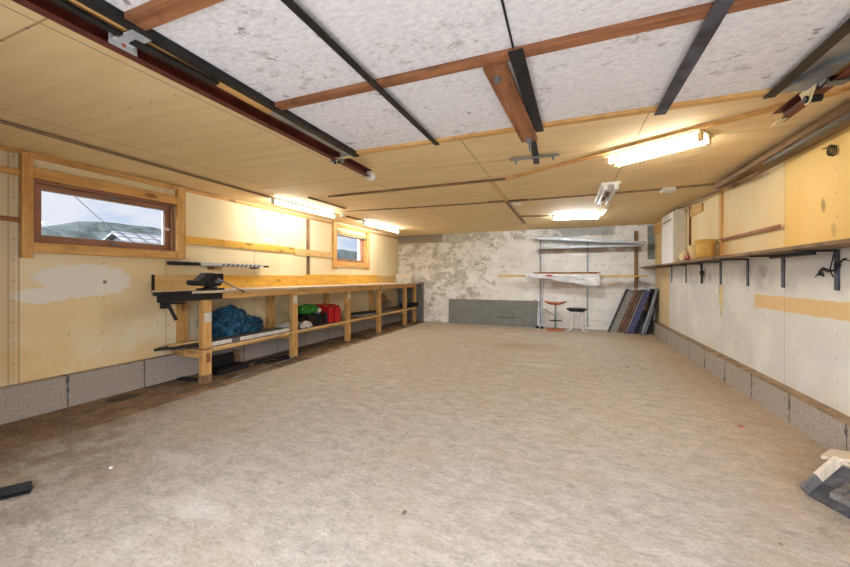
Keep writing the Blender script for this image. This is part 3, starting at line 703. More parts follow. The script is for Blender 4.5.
# lever hanging from the bench end
t = thing('steel_lever', 'black steel lever hanging under the near end of the workbench', 'lever', (-3.62, 2.33, .9))
part('plate', M_dark, t, lambda b: box(b, -3.64, -3.60, 2.28, 2.36, T-.16, T-.10), bevel=.003)
part('arm', M_dark, t, lambda b: (bar(b, (-3.60, 2.34, T-.13), (-3.58, 2.40, T-.28), .016, .03), bar(b, (-3.60, 2.28, T-.11), (-3.60, 2.50, T-.115), .03, .02)), bevel=.003)
# vise
t = thing('bench_vise', 'black cast iron vise with steel handle on the near end of the workbench', 'vise', (-3.70, 2.86, T))
part('base', M_dark, t, lambda b: (lathe(b, [(.0, 0), (.075, 0), (.075, .02), (.055, .035), (.05, .05), (0, .05)], (-3.73, 2.83, T), 20), box(b, -3.79, -3.67, 2.72, 2.94, T, T+.018)), bevel=.003)
part('fixed_jaw', M_dark, t, lambda b: prism(b, [(2.74, T+.04), (2.90, T+.04), (2.93, T+.09), (2.93, T+.165), (2.85, T+.165), (2.84, T+.12), (2.74, T+.10)], 'x', -3.79, -3.67), bevel=.008)
part('moving_jaw', M_black, t, lambda b: (prism(b, [(2.66, T+.045), (2.74, T+.045), (2.78, T+.09), (2.835, T+.12), (2.835, T+.17), (2.76, T+.17), (2.69, T+.11), (2.66, T+.09)], 'x', -3.785, -3.675)), bevel=.008)
part('spindle', M_steel, t, lambda b: tube(b, [(-3.67, 2.84, T+.085), (-3.60, 2.87, T+.085)], .018, 14))
part('screw_end', M_dark, t, lambda b: tube(b, [(-3.73, 2.60, T+.075), (-3.73, 2.66, T+.075)], .026, 14))
part('handle', M_steel, t, lambda b: (tube(b, [(-3.61, 2.83, T+.10), (-3.57, 3.08, T-.02)], .007, 10), tube(b, [(-3.612, 2.82, T+.105), (-3.608, 2.84, T+.095)], .012, 10), tube(b, [(-3.572, 3.07, T-.015), (-3.569, 3.09, T-.025)], .012, 10)))

t.location.y += .06
for c_ in t.children:
    for v_ in c_.data.vertices: v_.co *= 1.12
# white board at the far end of the bench
b = bm_new(); M_ = Matrix.Translation((-4.0, 8.45, T)) @ Matrix.Rotation(math.radians(-9), 4, 'X'); box(b, -.16, .30, 0, .012, 0, .24, M_)
solo('white_board', b, M_graypaper, 'small white board leaning at the far end of the workbench top', 'board', (-3.9, 8.5, T))

# ------------------------------------------------------------------ things on the left wall
b = bm_new(); box(b, LX, LX+.028, 2.90, 4.72, 1.545, 1.635); solo('wall_rail', b, YEL['y'], 'long pine rail with nail marks on the wall right of the wide window', 'rail', (LX, 3.8, 1.59), bevel=.003)
b = bm_new(); box(b, LX, LX+.026, 4.73, 5.775, 1.515, 1.625); solo('wall_rail', b, PALE['y'], 'pale pine rail on the wall ending at the small window', 'rail', (LX, 5.3, 1.57), bevel=.003)
b = bm_new(); box(b, LX, LX+.03, .9, 1.53, 1.985, 2.03); solo('wall_rail', b, PINE['y'], 'narrow pine rail on the wall left of the wide window, near ceiling', 'rail', (LX, 1.2, 2.0), bevel=.003)
b = bm_new(); box(b, LX, LX+.012, .6, 1.53, 1.60, 1.64); solo('wall_strip', b, OLD['y'], 'thin grey-brown strip on the wall left of the wide window, below the rail', 'strip', (LX, 1.2, 1.62))
b = bm_new(); box(b, LX, LX+.03, 5.05, 5.10, T+.165, 1.512); box(b, LX, LX+.03, 5.05, 5.10, 1.627, 2.16); solo('wall_strip', b, DIRTY['z'], 'vertical brown wooden strip on the left wall between the windows', 'strip', (LX, 5.07, 1.2))
t = thing('wall_label', 'small white printed label stuck on the left wall above the pine rail', 'label', (LX, 4.18, 1.70))
part('card', M_graypaper, t, lambda b: box(b, LX, LX+.002, 4.08, 4.29, 1.675, 1.745))
part('print', M_blueink, t, lambda b: [box(b, LX+.002, LX+.003, 4.10+k*.022, 4.10+k*.022+.015, 1.687, 1.705) for k in range(8)])
# levels and trims on two brackets
t = thing('wall_bracket', 'small wooden block bracket holding the bars on the left wall', 'bracket', (LX, 3.25, 1.27))
part('block', DIRTY['x'], t, lambda b: box(b, LX, LX+.13, 3.2, 3.3, 1.245, 1.285))
part('block', DIRTY['x'], t, lambda b: box(b, LX, LX+.13, 3.85, 3.9, 1.265, 1.285))
b = bm_new(); box(b, LX+.07, LX+.13, 2.66, 3.0, 1.286, 1.325); box(b, LX+.08, LX+.12, 3.0, 3.028, 1.292, 1.318)
solo('sleeved_bar', b, M_dark, 'black sleeved end bar lying on the wall bracket under the window', 'bar', (LX+.1, 2.7, 1.3), bevel=.006)
b = bm_new(); box(b, LX+.02, LX+.06, 2.75, 4.05, 1.286, 1.305); box(b, LX+.02, LX+.025, 2.75, 4.05, 1.305, 1.33)
solo('metal_bar', b, M_light_steel, 'pale aluminium channel lying on the wall bracket against the wall', 'bar', (LX+.05, 3.4, 1.29))
t = thing('metal_bar', 'striped silver bar with black tip lying in front on the wall bracket', 'bar', (LX+.09, 3.4, 1.29))
part('bar', M_light_steel, t, lambda b: box(b, LX+.075, LX+.125, 3.03, 3.98, 1.286, 1.318), bevel=.003)
part('stripe', M_black, t, lambda b: [prism(b, [(3.30+k*.07, 1.287), (3.325+k*.07, 1.287), (3.355+k*.07, 1.317), (3.33+k*.07, 1.317)], 'x', LX+.1255, LX+.1265) for k in range(9)])
part('tip', M_black, t, lambda b: box(b, LX+.078, LX+.122, 3.98, 4.08, 1.288, 1.315))

# ------------------------------------------------------------------ things on the lower shelf
S = .378
b = bm_new(); blob(b, (-3.96, 3.30, S+.17), (.14, .26, .22), .28, 2.0, 5, 3, S+.002); blob(b, (-3.95, 3.56, S+.11), (.12, .25, .14), .3, 2.2, 5, 8, S+.002)
solo('blue_sack', b, M_bluebag, 'crumpled blue plastic sack on the lower bench shelf', 'sack', (-3.93, 3.3, S), smooth=True)
t = thing('timber_board', 'flat white-edged board lying on the front of the lower bench shelf', 'board', (-3.72, 3.4, S))
part('core', GREYW['y'], t, lambda b: box(b, -3.84, -3.67, 2.83, 4.05, S, S+.052))
part('white_edge', M_graypaper, t, lambda b: (box(b, -3.669, -3.662, 2.83, 3.10, S+.004, S+.05), box(b, -3.669, -3.662, 3.22, 4.05, S+.004, S+.05)))
b = bm_new(); bar(b, (-4.0, 2.45, S+.012), (-3.76, 2.78, S+.016), .05, .02); solo('dark_plank', b, M_dark, 'dark plank poking out of the near end of the lower bench shelf', 'plank', (-3.9, 2.6, S))
b = bm_new(); bar(b, (-4.05, 2.63, S+.02), (-3.88, 3.0, S+.05), .09, .018); solo('wood_offcut', b, PALE['y'], 'pale wood offcut behind the first bench leg', 'offcut', (-4.0, 2.8, S))
b = bm_new(); blob(b, (-3.86, 4.24, S+.045), (.12, .20, .055), .35, 2.5, 4, 9, S+.002); solo('plastic_bag', b, M_whitebag, 'crumpled greyish white bag left of the second bench leg', 'bag', (-3.85, 4.36, S), smooth=True)
b = bm_new(); blob(b, (-3.69, 4.42, S+.04), (.05, .12, .055), .4, 2.5, 4, 5, S+.002); solo('plastic_bag', b, M_whitebag, 'small crumpled white bag in front of the black crate', 'bag', (-3.76, 4.56, S), smooth=True)
# black crate with a green bag
t = thing('black_crate', 'black plastic crate holding a green bag on the lower bench shelf', 'crate', (-3.86, 4.69, S))
def crate(b):
    x0, x1, y0, y1, z0, z1 = -4.02, -3.72, 4.50, 4.88, S+.001, S+.17
    box(b, x0, x1, y0, y1, z0, z0+.01)
    for k in range(5):
        zz = z0+.01+k*.034
        box(b, x1-.01, x1, y0, y1, zz, zz+.022); box(b, x0, x0+.01, y0, y1, zz, zz+.022); box(b, x0, x1, y0, y0+.01, zz, zz+.022); box(b, x0, x1, y1-.01, y1, zz, zz+.022)
    for k in range(9):
        yy = y0+k*(y1-y0-.014)/8; box(b, x1-.011, x1-.001, yy, yy+.014, z0, z1); box(b, x0+.001, x0+.011, yy, yy+.014, z0, z1)
part('basket', M_dark, t, crate)
part('rim', M_dark, t, lambda b: (box(b, -4.03, -3.71, 4.49, 4.505, S+.165, S+.18), box(b, -4.03, -3.71, 4.875, 4.89, S+.165, S+.18), box(b, -3.725, -3.71, 4.49, 4.89, S+.165, S+.18), box(b, -4.03, -4.015, 4.49, 4.89, S+.165, S+.18)))
b = bm_new(); blob(b, (-3.87, 4.66, S+.25), (.135, .19, .085), .3, 2.3, 4, 14, S+.185); solo('green_bag', b, M_green, 'crumpled green plastic bag on top of the black crate', 'bag', (-3.87, 4.84, S+.18), smooth=True)
b = bm_new(); blob(b, (-3.80, 4.85, S+.22), (.05, .05, .05), .4, 2.3, 3, 4); solo('white_wrapper', b, M_whitebag, 'white scrunched wrapper beside the green bag', 'wrapper', (-3.8, 5.0, S+.2), smooth=True)
# small bottle and jars behind
b = bm_new(); lathe(b, [(0, 0), (.035, 0), (.035, .15), (.012, .19), (.012, .22), (0, .22)], (-3.72, 4.935, S), 16); solo('dark_bottle', b, M_dark, 'dark small bottle between the crate and the red can', 'bottle', (-3.72, 4.935, S), smooth=True)
def jerry(y, label, w=.15, hh=.29):
    t = thing('jerrycan', label, 'jerrycan', (-3.79, y, S), 'red cans on the lower shelf')
    bd = part('body', M_red, t, lambda b: prism(b, [(y-w/2, S+.002), (y+w/2, S+.002), (y+w/2, S+hh*.78), (y+w*.25, S+hh*.9), (y-w*.25, S+hh*.9), (y-w/2, S+hh*.82)], 'x', -3.90, -3.68), bevel=.018)
    part('handle', M_red, t, lambda b: tube(b, [(-3.88, y, S+hh*.88), (-3.87, y, S+hh), (-3.75, y, S+hh), (-3.73, y, S+hh*.88)], .014, 10), smooth=True)
    part('cap', M_black, bd, lambda b: lathe(b, [(.0, 0), (.022, 0), (.022, .03), (0, .03)], (-3.71, y+w*.2, S+hh*.86), 16))
    return t
jerry(5.06, 'red plastic fuel can nearer the green bag', .12, .31)
jerry(5.25, 'red plastic fuel can farther along the shelf, beside the dark canister', .16, .29)
b = bm_new(); lathe(b, [(0, 0), (.10, 0), (.10, .27), (.07, .30), (0, .30)], (-4.04, 5.12, S), 20); solo('red_canister', b, M_red, 'round red canister behind the two fuel cans', 'canister', (-4.04, 5.12, S), smooth=False, bevel=.01)
b = bm_new(); lathe(b, [(0, 0), (.05, 0), (.05, .22), (.03, .26), (0, .26)], (-3.84, 5.41, S), 18); solo('dark_canister', b, M_dark, 'tall dark canister right of the fuel cans', 'canister', (-3.84, 5.41, S))
b = bm_new(); lathe(b, [(0, 0), (.05, 0), (.045, .10), (0, .10)], (-3.96, 5.85, S), 18); solo('pale_tin', b, M_cream, 'pale tin on the shelf past the third bench leg', 'tin', (-3.96, 5.85, S))
for k, (x, y, z, L, a, m, l) in enumerate(((-3.85, 6.5, 0, .8, .1, M_light_steel, 'pale flat panel lying on the lower shelf, bottom one'), (-3.88, 6.45, 1, .7, -.12, M_dark, 'dark flat panel lying across the pale one on the shelf'), (-3.84, 7.2, 0, .6, .05, M_grey_panel, 'grey flat panel farther along the lower shelf'))):
    b = bm_new(); M_ = Matrix.Translation((x, y, S+.002+z*.026)) @ Matrix.Rotation(a, 4, 'Z'); box(b, -.13, .13, -L/2, L/2, 0, .022, M_); solo('flat_panel', b, m, l, 'panel', (x, y, S), 'panels on the lower shelf')
b = bm_new(); tube(b, [(-3.95, 8.25, S+.055), (-3.55, 8.5, S+.075)], .055, 14); solo('black_roll', b, M_dark, 'black roll lying on the lower shelf by the back wall', 'roll', (-3.8, 8.4, S), smooth=False, bevel=.008)
M_disc = Matrix.Rotation(math.radians(80), 4, 'Y')
b = bm_new(); lathe(b, [(0, -.01), (.19, -.01), (.19, .01), (0, .01)], (-4.06, 7.6, S+.20), 28, M_disc); solo('round_board', b, M_cardboard, 'round brown board standing against the wall under the bench', 'board', (-4.06, 7.6, S))
b = bm_new(); pts = [(-4.05+.02*math.cos(k), 7.9+.09*math.cos(k*.9), S+.1+.07*math.sin(k*.9)+.002*k) for k in range(26)]; tube(b, pts, .007, 6); solo('cable_coil', b, M_steel, 'tangled grey cable coil on the lower shelf near the far end', 'cable', (-4.05, 7.9, S))

# ------------------------------------------------------------------ on the floor under the bench
t = thing('tool_case', 'open black case lying on the floor under the bench', 'case', (-4.0, 3.35, 0))
part('tray', M_dark, t, lambda b: box(b, -3.98, -3.76, 3.02, 3.44, .001, .06), bevel=.012)
part('back', M_dark, t, lambda b: box(b, -4.05, -4.0, 3.05, 3.42, .001, .18), bevel=.008)
b = bm_new(); box(b, -4.08, -3.98, 3.46, 3.50, 0, .19); solo('brick', b, M_cardboard, 'reddish brown brick piece standing behind the black case', 'brick', (-4.03, 3.48, 0))
t = thing('floor_rack', 'flat black metal frame lying on the dirty floor under the bench', 'frame', (-3.75, 3.9, 0))
part('rail', M_black, t, lambda b: (bar(b, (-3.98, 3.62, .012), (-3.78, 4.12, .012), .03, .02), bar(b, (-3.80, 3.56, .012), (-3.64, 4.02, .012), .03, .02)))
part('plate', M_black, t, lambda b: bar(b, (-3.97, 3.74, .012), (-3.76, 3.70, .012), .07, .016))
part('plate', M_black, t, lambda b: bar(b, (-3.9, 4.0, .012), (-3.66, 3.94, .012), .07, .016))
part('rod', M_steel, t, lambda b: (tube(b, [(-3.50, 2.95, .01), (-3.58, 4.0, .01), (-3.72, 4.35, .01)], .008, 8)))
b = bm_new(); bar(b, (-4.05, 2.75, .012), (-3.8, 2.80, .012), .08, .02); solo('black_offcut', b, M_dark, 'small black scrap on the floor behind the first bench leg', 'scrap', (-3.9, 2.8, 0))

# ------------------------------------------------------------------ back wall
t = thing('insulation_board', 'long grey board leaning on the floor against the flaking wall', 'board', (-1.7, 8.62, 0))
Mb = Matrix.Translation((-2.76, 8.60, .0)) @ Matrix.Rotation(math.radians(-3), 4, 'X')
def bxm(b, x0, x1, y0, y1, z0, z1): box(b, x0, x1, y0, y1, z0, z1, Mb)
part('sheet', M_grey_panel, t, lambda b: bxm(b, 0, 2.14, 0, .05, .0, .60), bevel=.002)
def marks(b):
    xs = [1.22, 1.27, 1.32, 1.38, 1.44, 1.49, 1.54, 1.59]
    for i, xx in enumerate(xs):
        hgt = .055 if i < 3 else .038
        bxm(b, xx, xx+.012, -.0015, -.0005, .17, .17+hgt); bxm(b, xx+.012, xx+.035, -.0015, -.0005, .17+(hgt-.01)*(i % 2), .18+(hgt-.01)*(i % 2))
        if i % 3 != 1: bxm(b, xx+.028, xx+.037, -.0015, -.0005, .17, .17+hgt*.8)
    bxm(b, 1.66, 1.82, -.0015, -.0005, .195, .202)
    for xx in (.50, .54, .64, .68): bxm(b, xx, xx+.02, -.0015, -.0005, .17, .195)
part('print', M_ink, t, marks)

t = thing('wall_shelving', 'grey metal wall shelving with long shelf on the flaking wall', 'shelving', (.1, BY, 0))
part('upright', M_steel, t, lambda b: box(b, -.585, -.555, BY-.03, BY-.002, .05, 2.08))
part('upright', M_steel, t, lambda b: box(b, .405, .435, BY-.03, BY-.002, .05, 2.0))
part('upright', DIRTY['z'], t, lambda b: box(b, 1.32, 1.39, BY-.03, BY-.002, .92, 2.12))
part('shelf', M_light_steel, t, lambda b: (box(b, -.62, 1.44, BY-.34, BY-.031, 1.795, 1.803), box(b, -.62, 1.44, BY-.344, BY-.338, 1.775, 1.808)))
for x in (-.57, .42, 1.355):
    part('bracket', M_steel, t, lambda b: prism(b, [(BY-.03, 1.793), (BY-.30, 1.793), (BY-.03, 1.66)], 'x', x-.004, x+.004))
    part('bracket', M_black, t, lambda b: prism(b, [(BY-.03, 1.155), (BY-.36, 1.155), (BY-.36, 1.14), (BY-.03, 1.07)], 'x', x-.004, x+.004))
b = bm_new(); Mt = Matrix.Translation((-.68, BY-.33, 2.045)) @ Matrix.Rotation(math.radians(4.9), 4, 'Y')
box(b, 0, 2.18, 0, .28, 0, .006, Mt); box(b, 0, 2.18, -.003, .003, -.05, .006, Mt); box(b, 0, 2.18, .277, .283, -.05, .006, Mt)
solo('steel_trough', b, M_light_steel, 'pale steel channel sloping above the long metal shelf', 'channel', (.4, BY-.2, 1.95))
b = bm_new(); bar(b, (-1.48, BY-.32, 1.175), (1.52, BY-.30, 1.075+.09), .03, .028); solo('yellow_lath', b, YEL['x'], 'very long thin yellow lath on the wall shelf brackets', 'lath', (0, BY-.3, 1.16))
b = bm_new(); box(b, -.64, .60, BY-.25, BY-.15, 1.156, 1.235); solo('plank', b, PINE['x'], 'pine plank on the shelf brackets behind the white sheet', 'plank', (0, BY-.2, 1.16), bevel=.003)
b = bm_new(); box(b, -.70, .66, BY-.27, BY-.13, 1.236, 1.256); solo('plank', b, OLD['x'], 'thin dark plank lying on top of the pine plank', 'plank', (0, BY-.2, 1.24))
# draped sheet
b = bm_new(); nx, nz = 60, 14; g = []
for i in range(nx+1):
    u = i/nx; x = -.86+1.50*u; row = []
    ln = .07+.0*u if u < .25 else .07+.17*min(1, (u-.25)/.75*1.15)
    sag = .035*math.sin(u*math.pi*3)**2
    for j in range(nz+1):
        v = j/nz
        row.append(b.verts.new((x, BY-.36-.012*math.sin(u*23+v*4)*v-.02*v*math.sin(v*3), 1.215-.04*u*0-v*(ln+sag*.6)-.02*math.sin(u*3.1))))
    g.append(row)
for i in range(nx):
    for j in range(nz): b.faces.new((g[i][j], g[i+1][j], g[i+1][j+1], g[i][j+1]))
for i in range(nx):   # over the top of the lath
    pass
t = thing('plastic_sheet', 'crinkled white printed plastic sheet draped over the shelf brackets', 'plastic sheet', (-.1, BY-.36, 1.2))
bs = obj('sheet', b, M_sheet, t, smooth=True); md = bs.modifiers.new('th', 'SOLIDIFY'); md.thickness = .004
part('roll', M_sheet, t, lambda b: tube(b, [(-.88, BY-.335, 1.205), (.62, BY-.335, 1.19)], .022, 12), smooth=True)
part('red_mark', M_redink, t, lambda b: box(b, -.43, -.30, BY-.378, BY-.374, 1.165, 1.195))
part('print', M_ink, t, lambda b: ([box(b, -.28+k*.055, -.24+k*.055, BY-.380, BY-.376, 1.155-.002*k, 1.165-.002*k) for k in range(9)], [box(b, -.20+k*.07, -.15+k*.07, BY-.382, BY-.378, 1.115-.003*k, 1.122-.003*k) for k in range(8)]))
# right corner plate
b = bm_new(); box(b, 1.565, 1.69, BY-.02, BY-.001, 1.52, 2.22); solo('corner_plate', b, plain('green_grey_plate', rgb(140, 148, 142), .8, 0, .2, 8), 'green-grey plate up in the right corner of the flaking wall', 'plate', (1.63, BY, 1.6))
# bits of metal by the grey board
t = thing('clamp_stand', 'silver steel profile leaning beside the grey board', 'profile', (-.60, 8.5, 0))
part('profile', M_light_steel, t, lambda b: (bar(b, (-.52, 8.42, 0.0), (-.50, 8.60, 1.05), .02, .02), bar(b, (-.60, 8.50, 0.0), (-.60, 8.62, .45), .06, .012)))
part('arm', M_steel, t, lambda b: (bar(b, (-.70, 8.56, .64), (-.56, 8.60, .55), .03, .02), bar(b, (-.50, 8.50, .44), (-.28, 8.56, .30), .02, .02)))
part('foot', M_dark, t, lambda b: (box(b, -.66, -.58, 8.42, 8.52, 0, .05), box(b, -.55, -.49, 8.38, 8.46, 0, .05)), bevel=.01)

# stools
t = thing('bar_stool', 'orange saddle-seat stool on a single pedestal by the flaking wall', 'stool', (-.235, 8.30, 0))
sc_ = (-.235, 8.30)
def saddle(b):
    nx, ny = 24, 12; top, bot = [], []
    for i in range(nx+1):
        u = -1+2*i/nx; ra, rb2 = [], []
        for j in range(ny+1):
            v = -1+2*j/ny; e = math.sqrt(max(0, 1-u*u*.96))
            x = sc_[0]+u*.22; y = sc_[1]+v*.16*e; z = .605-.03*(1-abs(u))**1.0+.03*u*u-.0+.012*math.cos(u*math.pi)*0
            z = .59+.045*u*u+.01*math.exp(-(u/.2)**2)
            ra.append(b.verts.new((x, y, z))); rb2.append(b.verts.new((x, y, z-.022-.02*(1-u*u))))
        top.append(ra); bot.append(rb2)
    for i in range(nx):
        for j in range(ny):
            b.faces.new((top[i][j], top[i+1][j], top[i+1][j+1], top[i][j+1])); b.faces.new((bot[i][j], bot[i][j+1], bot[i+1][j+1], bot[i+1][j]))
    for i in range(nx):
        for j in (0, ny): b.faces.new((top[i][j], top[i+1][j], bot[i+1][j], bot[i][j]))
    for j in range(ny):
        for i in (0, nx): b.faces.new((top[i][j], top[i][j+1], bot[i][j+1], bot[i][j]))
part('seat', M_orange, t, saddle, smooth=True)
part('column', M_steel, t, lambda b: lathe(b, [(.035, .03), (.022, .06), (.022, .38), (.016, .38), (.016, .53), (.05, .56)], (sc_[0], sc_[1], 0), 18), smooth=True)
part('base', M_orange, t, lambda b: lathe(b, [(0, 0), (.20, 0), (.20, .012), (.06, .035), (0, .035)], (sc_[0], sc_[1], 0), 30))
part('footrest', M_black, t, lambda b: (tube(b, [(sc_[0]+.13*math.cos(a*math.pi/12), sc_[1]-.04+.09*math.sin(a*math.pi/12), .215) for a in range(12, 25)], .009, 8), bar(b, (sc_[0]-.13, sc_[1]-.04, .215), (sc_[0]+.13, sc_[1]-.04, .215), .015, .015)))
t = thing('stool', 'low round black-topped stool with white tubular legs', 'stool', (.19, 8.33, 0))
part('seat', M_dark, t, lambda b: lathe(b, [(0, .445), (.17, .445), (.20, .452), (.205, .47), (.19, .482), (0, .485)], (.19, 8.33, 0), 30), smooth=True)
part('seat_ring', M_black, t, lambda b: lathe(b, [(.0, .42), (.16, .42), (.16, .445), (0, .445)], (.19, 8.33, 0), 24))
for sx, sy in ((-1, -1), (1, -1), (-1, 1), (1, 1)):
    part('leg', M_white, t, lambda b: tube(b, [(.19+sx*.095, 8.33+sy*.095, .43), (.19+sx*.10, 8.33+sy*.10, .08), (.19+sx*.12, 8.33+sy*.12, .025), (.19+sx*.185, 8.33+sy*.17, .013)], .013, 10), smooth=True)

# leaning panels in the right corner
def lean(x, y, wd, dp, hh, deg, label, mface, mframe, name='framed_board'):
    t = thing(name, label, 'panel', (x, y, 0), 'panels leaning in the right corner')
    Mx = Matrix.Translation((x, y, 0)) @ Matrix.Rotation(math.radians(deg), 4, 'Y')
    z0 = 0
    def fr(b):
        box(b, 0, .016, 0, dp, z0, hh, Mx); box(b, wd-.016, wd, 0, dp, z0, hh, Mx); box(b, .016, wd-.016, 0, dp, hh-.018, hh, Mx); box(b, .016, wd-.016, 0, dp, z0, z0+.018, Mx)
    part('frame', mframe, t, fr)
    part('face', mface, t, lambda b: box(b, .016, wd-.016, .02, dp-.01, z0+.018, hh-.018, Mx))
    return t
lean(.80, 8.40, .165, .16, .97, 21, 'speckled grey framed panel, first of those leaning in the corner', M_speck, M_black)
lean(.975, 8.38, .11, .20, .96, 20.5, 'brown-edged grey panel leaning behind the speckled one', M_brownpanel, OLD['z'])
lean(1.095, 8.36, .055, .22, .95, 20, 'pale grey strip panel leaning beside the blue one', M_light_steel, M_dark)
lean(1.155, 8.34, .085, .26, .95, 19.5, 'blue-grey painted panel leaning in the corner', M_blue_panel, M_blue_panel)
b = bm_new(); Mx = Matrix.Translation((1.255, 8.50, .0)) @ Matrix.Rotation(math.radians(18.5), 4, 'Y'); box(b, 0, .10, 0, .10, .0, .80, Mx)
solo('cardboard_box', b, M_cardboard, 'narrow brown cardboard box standing behind the blue-grey panel', 'box', (1.3, 8.5, 0), bevel=.004)
b = bm_new(); Mx = Matrix.Translation((1.275, 8.36, .0)) @ Matrix.Rotation(math.radians(17), 4, 'Y'); box(b, 0, .07, 0, .08, .0, .50, Mx)
solo('dark_block', b, M_dark, 'short black block in front of the brown cardboard box', 'block', (1.3, 8.36, 0), bevel=.004)
lean(1.37, 8.27, .045, .05, .96, 16, 'thin pale rail leaning in front of the black framed panel', M_light_steel, M_steel, 'leaning_rail')
lean(1.43, 8.34, .11, .22, .93, 10, 'black framed panel nearest the right wall plinth', M_dark, M_black)
b = bm_new(); tube(b, [(1.36, 8.22, .01), (1.44, 8.20, .05), (1.60, 8.30, .55)], .010, 8); solo('bent_rod', b, M_steel, 'thin bent steel rod leaning by the black framed panel', 'rod', (1.36, 8.22, 0))

# ------------------------------------------------------------------ right wall
for k, (y0, y1, x0) in enumerate(((6.1, 8.68, 1.43), (4.62, 6.098, 1.42), (3.86, 4.618, 1.44), (FY+.05, 3.858, 1.46))):
    l = ['far board of the brown wall shelf, carrying the tall white cabinet', 'brown wall shelf board carrying the yellow tub', 'short brown wall shelf board in the middle of the right wall', 'nearest board of the brown shelf on the right wall'][k]
    b = bm_new(); box(b, x0, RX-.001, y0, y1, 1.335+.002*k, 1.36+.002*k); solo('shelf_board', b, DIRTY['y'], l, 'shelf', (1.55, (y0+y1)/2, 1.345), 'boards of the right wall shelf', bevel=.003)
YB = (7.4, 6.6, 5.92, 5.26, 4.57, 3.93, 3.28)
NM = ('farthest bracket of the right wall shelf, under the white cabinet', 'black bracket under the shelf between cabinet and pink bag', 'black bracket with hanging tools under the yellow tub', 'black bracket above the light switch conduit', 'black bracket under the shelf left of the dark wall smudge', 'black bracket above the bare tan stripe', 'nearest black bracket, with wire tangled around it')
for y, nme in zip(YB, NM):
    t = thing('shelf_bracket', nme, 'bracket', (RX, y, 1.2), 'black brackets under the right wall shelf')
    part('upright', M_dgrey, t, lambda b: box(b, RX-.01, RX-.001, y-.022, y+.022, 1.06, 1.334))
    part('arm', M_black, t, lambda b: box(b, 1.46, RX-.01, y-.018, y+.018, 1.322, 1.334))
b = bm_new(); bar(b, (1.60, 3.32, 1.318), (1.60, 3.90, 1.318), .02, .026); solo('under_rail', b, M_black, 'black rail fixed under the nearest shelf board', 'rail', (1.6, 3.5, 1.31))
# wire tangle
b = bm_new()
for s in range(3):
    pts = [(RX-.03-.02*math.sin(k), 3.28+.16*(k/6-1)+.02*s, 1.205+.02*math.sin(k*1.7+s)+.008*(6-k)) for k in range(13)]
    tube(b, pts, .004, 6)
tube(b, [(RX-.03, 3.26, 1.31), (RX-.03, 3.30, 1.2), (RX-.03, 3.27, 1.15)], .004, 6)
solo('wire_tangle', b, M_dark, 'dark wire tangled around the nearest shelf bracket', 'wire', (RX, 3.28, 1.2))
b = bm_new()
for s in range(3): tube(b, [(RX-.012-.006*s, 3.30+.030*math.cos(a*math.pi/8)+.006*s, 2.01+.035*math.sin(a*math.pi/8)+.004*s) for a in range(16)], .0035, 6, closed=True)
tube(b, [(RX-.006, 3.30, 2.045), (RX-.02, 3.40, 2.055)], .004, 6)
solo('wire_coil', b, M_wire, 'small coil of dark wire hung high on the yellow wall board', 'wire', (RX, 3.34, 2.0))
# cabinet
t = thing('wall_cabinet', 'tall narrow white enamel cabinet standing on the right wall shelf', 'cabinet', (1.6, 6.9, 1.362))
part('body', M_white, t, lambda b: prism(b, [(1.535, 1.362), (RX-.002, 1.362), (RX-.002, 2.12), (RX-.05, 2.2), (1.58, 2.2), (1.535, 2.17)], 'y', 6.57, 7.28), bevel=.006)
part('door', M_enamel, t, lambda b: box(b, 1.52, 1.534, 6.575, 7.275, 1.37, 2.165), bevel=.004)
part('grip_slot', M_dark, t, lambda b: box(b, 1.517, 1.5205, 6.66, 7.18, 2.045, 2.06))
# tub etc.
def tub(x, y, r, hh, m, label, z=1.362, grp='plastic tubs on the shelf'):
    t = thing('plastic_tub', label, 'tub', (x, y, z), grp)
    part('bowl', m, t, lambda b: lathe(b, [(0, 0), (r*.72, 0), (r*.82, hh*.3), (r*.95, hh*.75), (r*.97, hh*.86), (r*1.0, hh*.87), (r*1.02, hh), (r*.96, hh), (r*.9, hh*.6), (r*.7, .01), (0, .01)], (x, y, z), 32), smooth=True)
    return t
TUBY = 5.33
t = tub(1.565, TUBY, .105, .24, M_yellowpot, 'yellow plastic tub on the shelf right of the pale tub')
part('handle', M_palepot, t, lambda b: tube(b, [(1.64, 5.27, 1.56), (1.665, 5.20, 1.58), (1.66, 5.15, 1.56)], .008, 8))
tub(1.56, 5.57, .10, .19, M_palepot, 'pale cream tub standing left of the yellow tub')
b = bm_new(); blob(b, (1.53, 5.77, 1.362+.04), (.05, .09, .045), .4, 2.4, 4, 8, 1.363); solo('pink_bag', b, M_pink, 'crumpled pink bag on the shelf left of the pale tub', 'bag', (1.53, 5.68, 1.362), smooth=True)
b = bm_new(); blob(b, (1.53, 6.02, 1.362+.07), (.045, .09, .085), .5, 2.6, 4, 2, 1.363); solo('cream_rag', b, M_cream, 'crumpled cream rag on the shelf between cabinet and pink bag', 'rag', (1.53, 5.98, 1.362), smooth=True)
# hanging tools under shelf
b = bm_new(); bar(b, (RX-.02, 5.86, 1.33), (RX-.02, 5.84, 1.12), .02, .008); blob(b, (RX-.03, 5.82, 1.2), (.018, .05, .05), .3, 2, 3, 3); tube(b, [(RX-.03, 5.80+.03*math.cos(a*math.pi/6), 1.10+.04*math.sin(a*math.pi/6)) for a in range(12)], .004, 6, closed=True)
solo('hanging_tool', b, M_black, 'small dark tool hanging under the shelf below the tubs', 'tool', (RX, 5.84, 1.2))
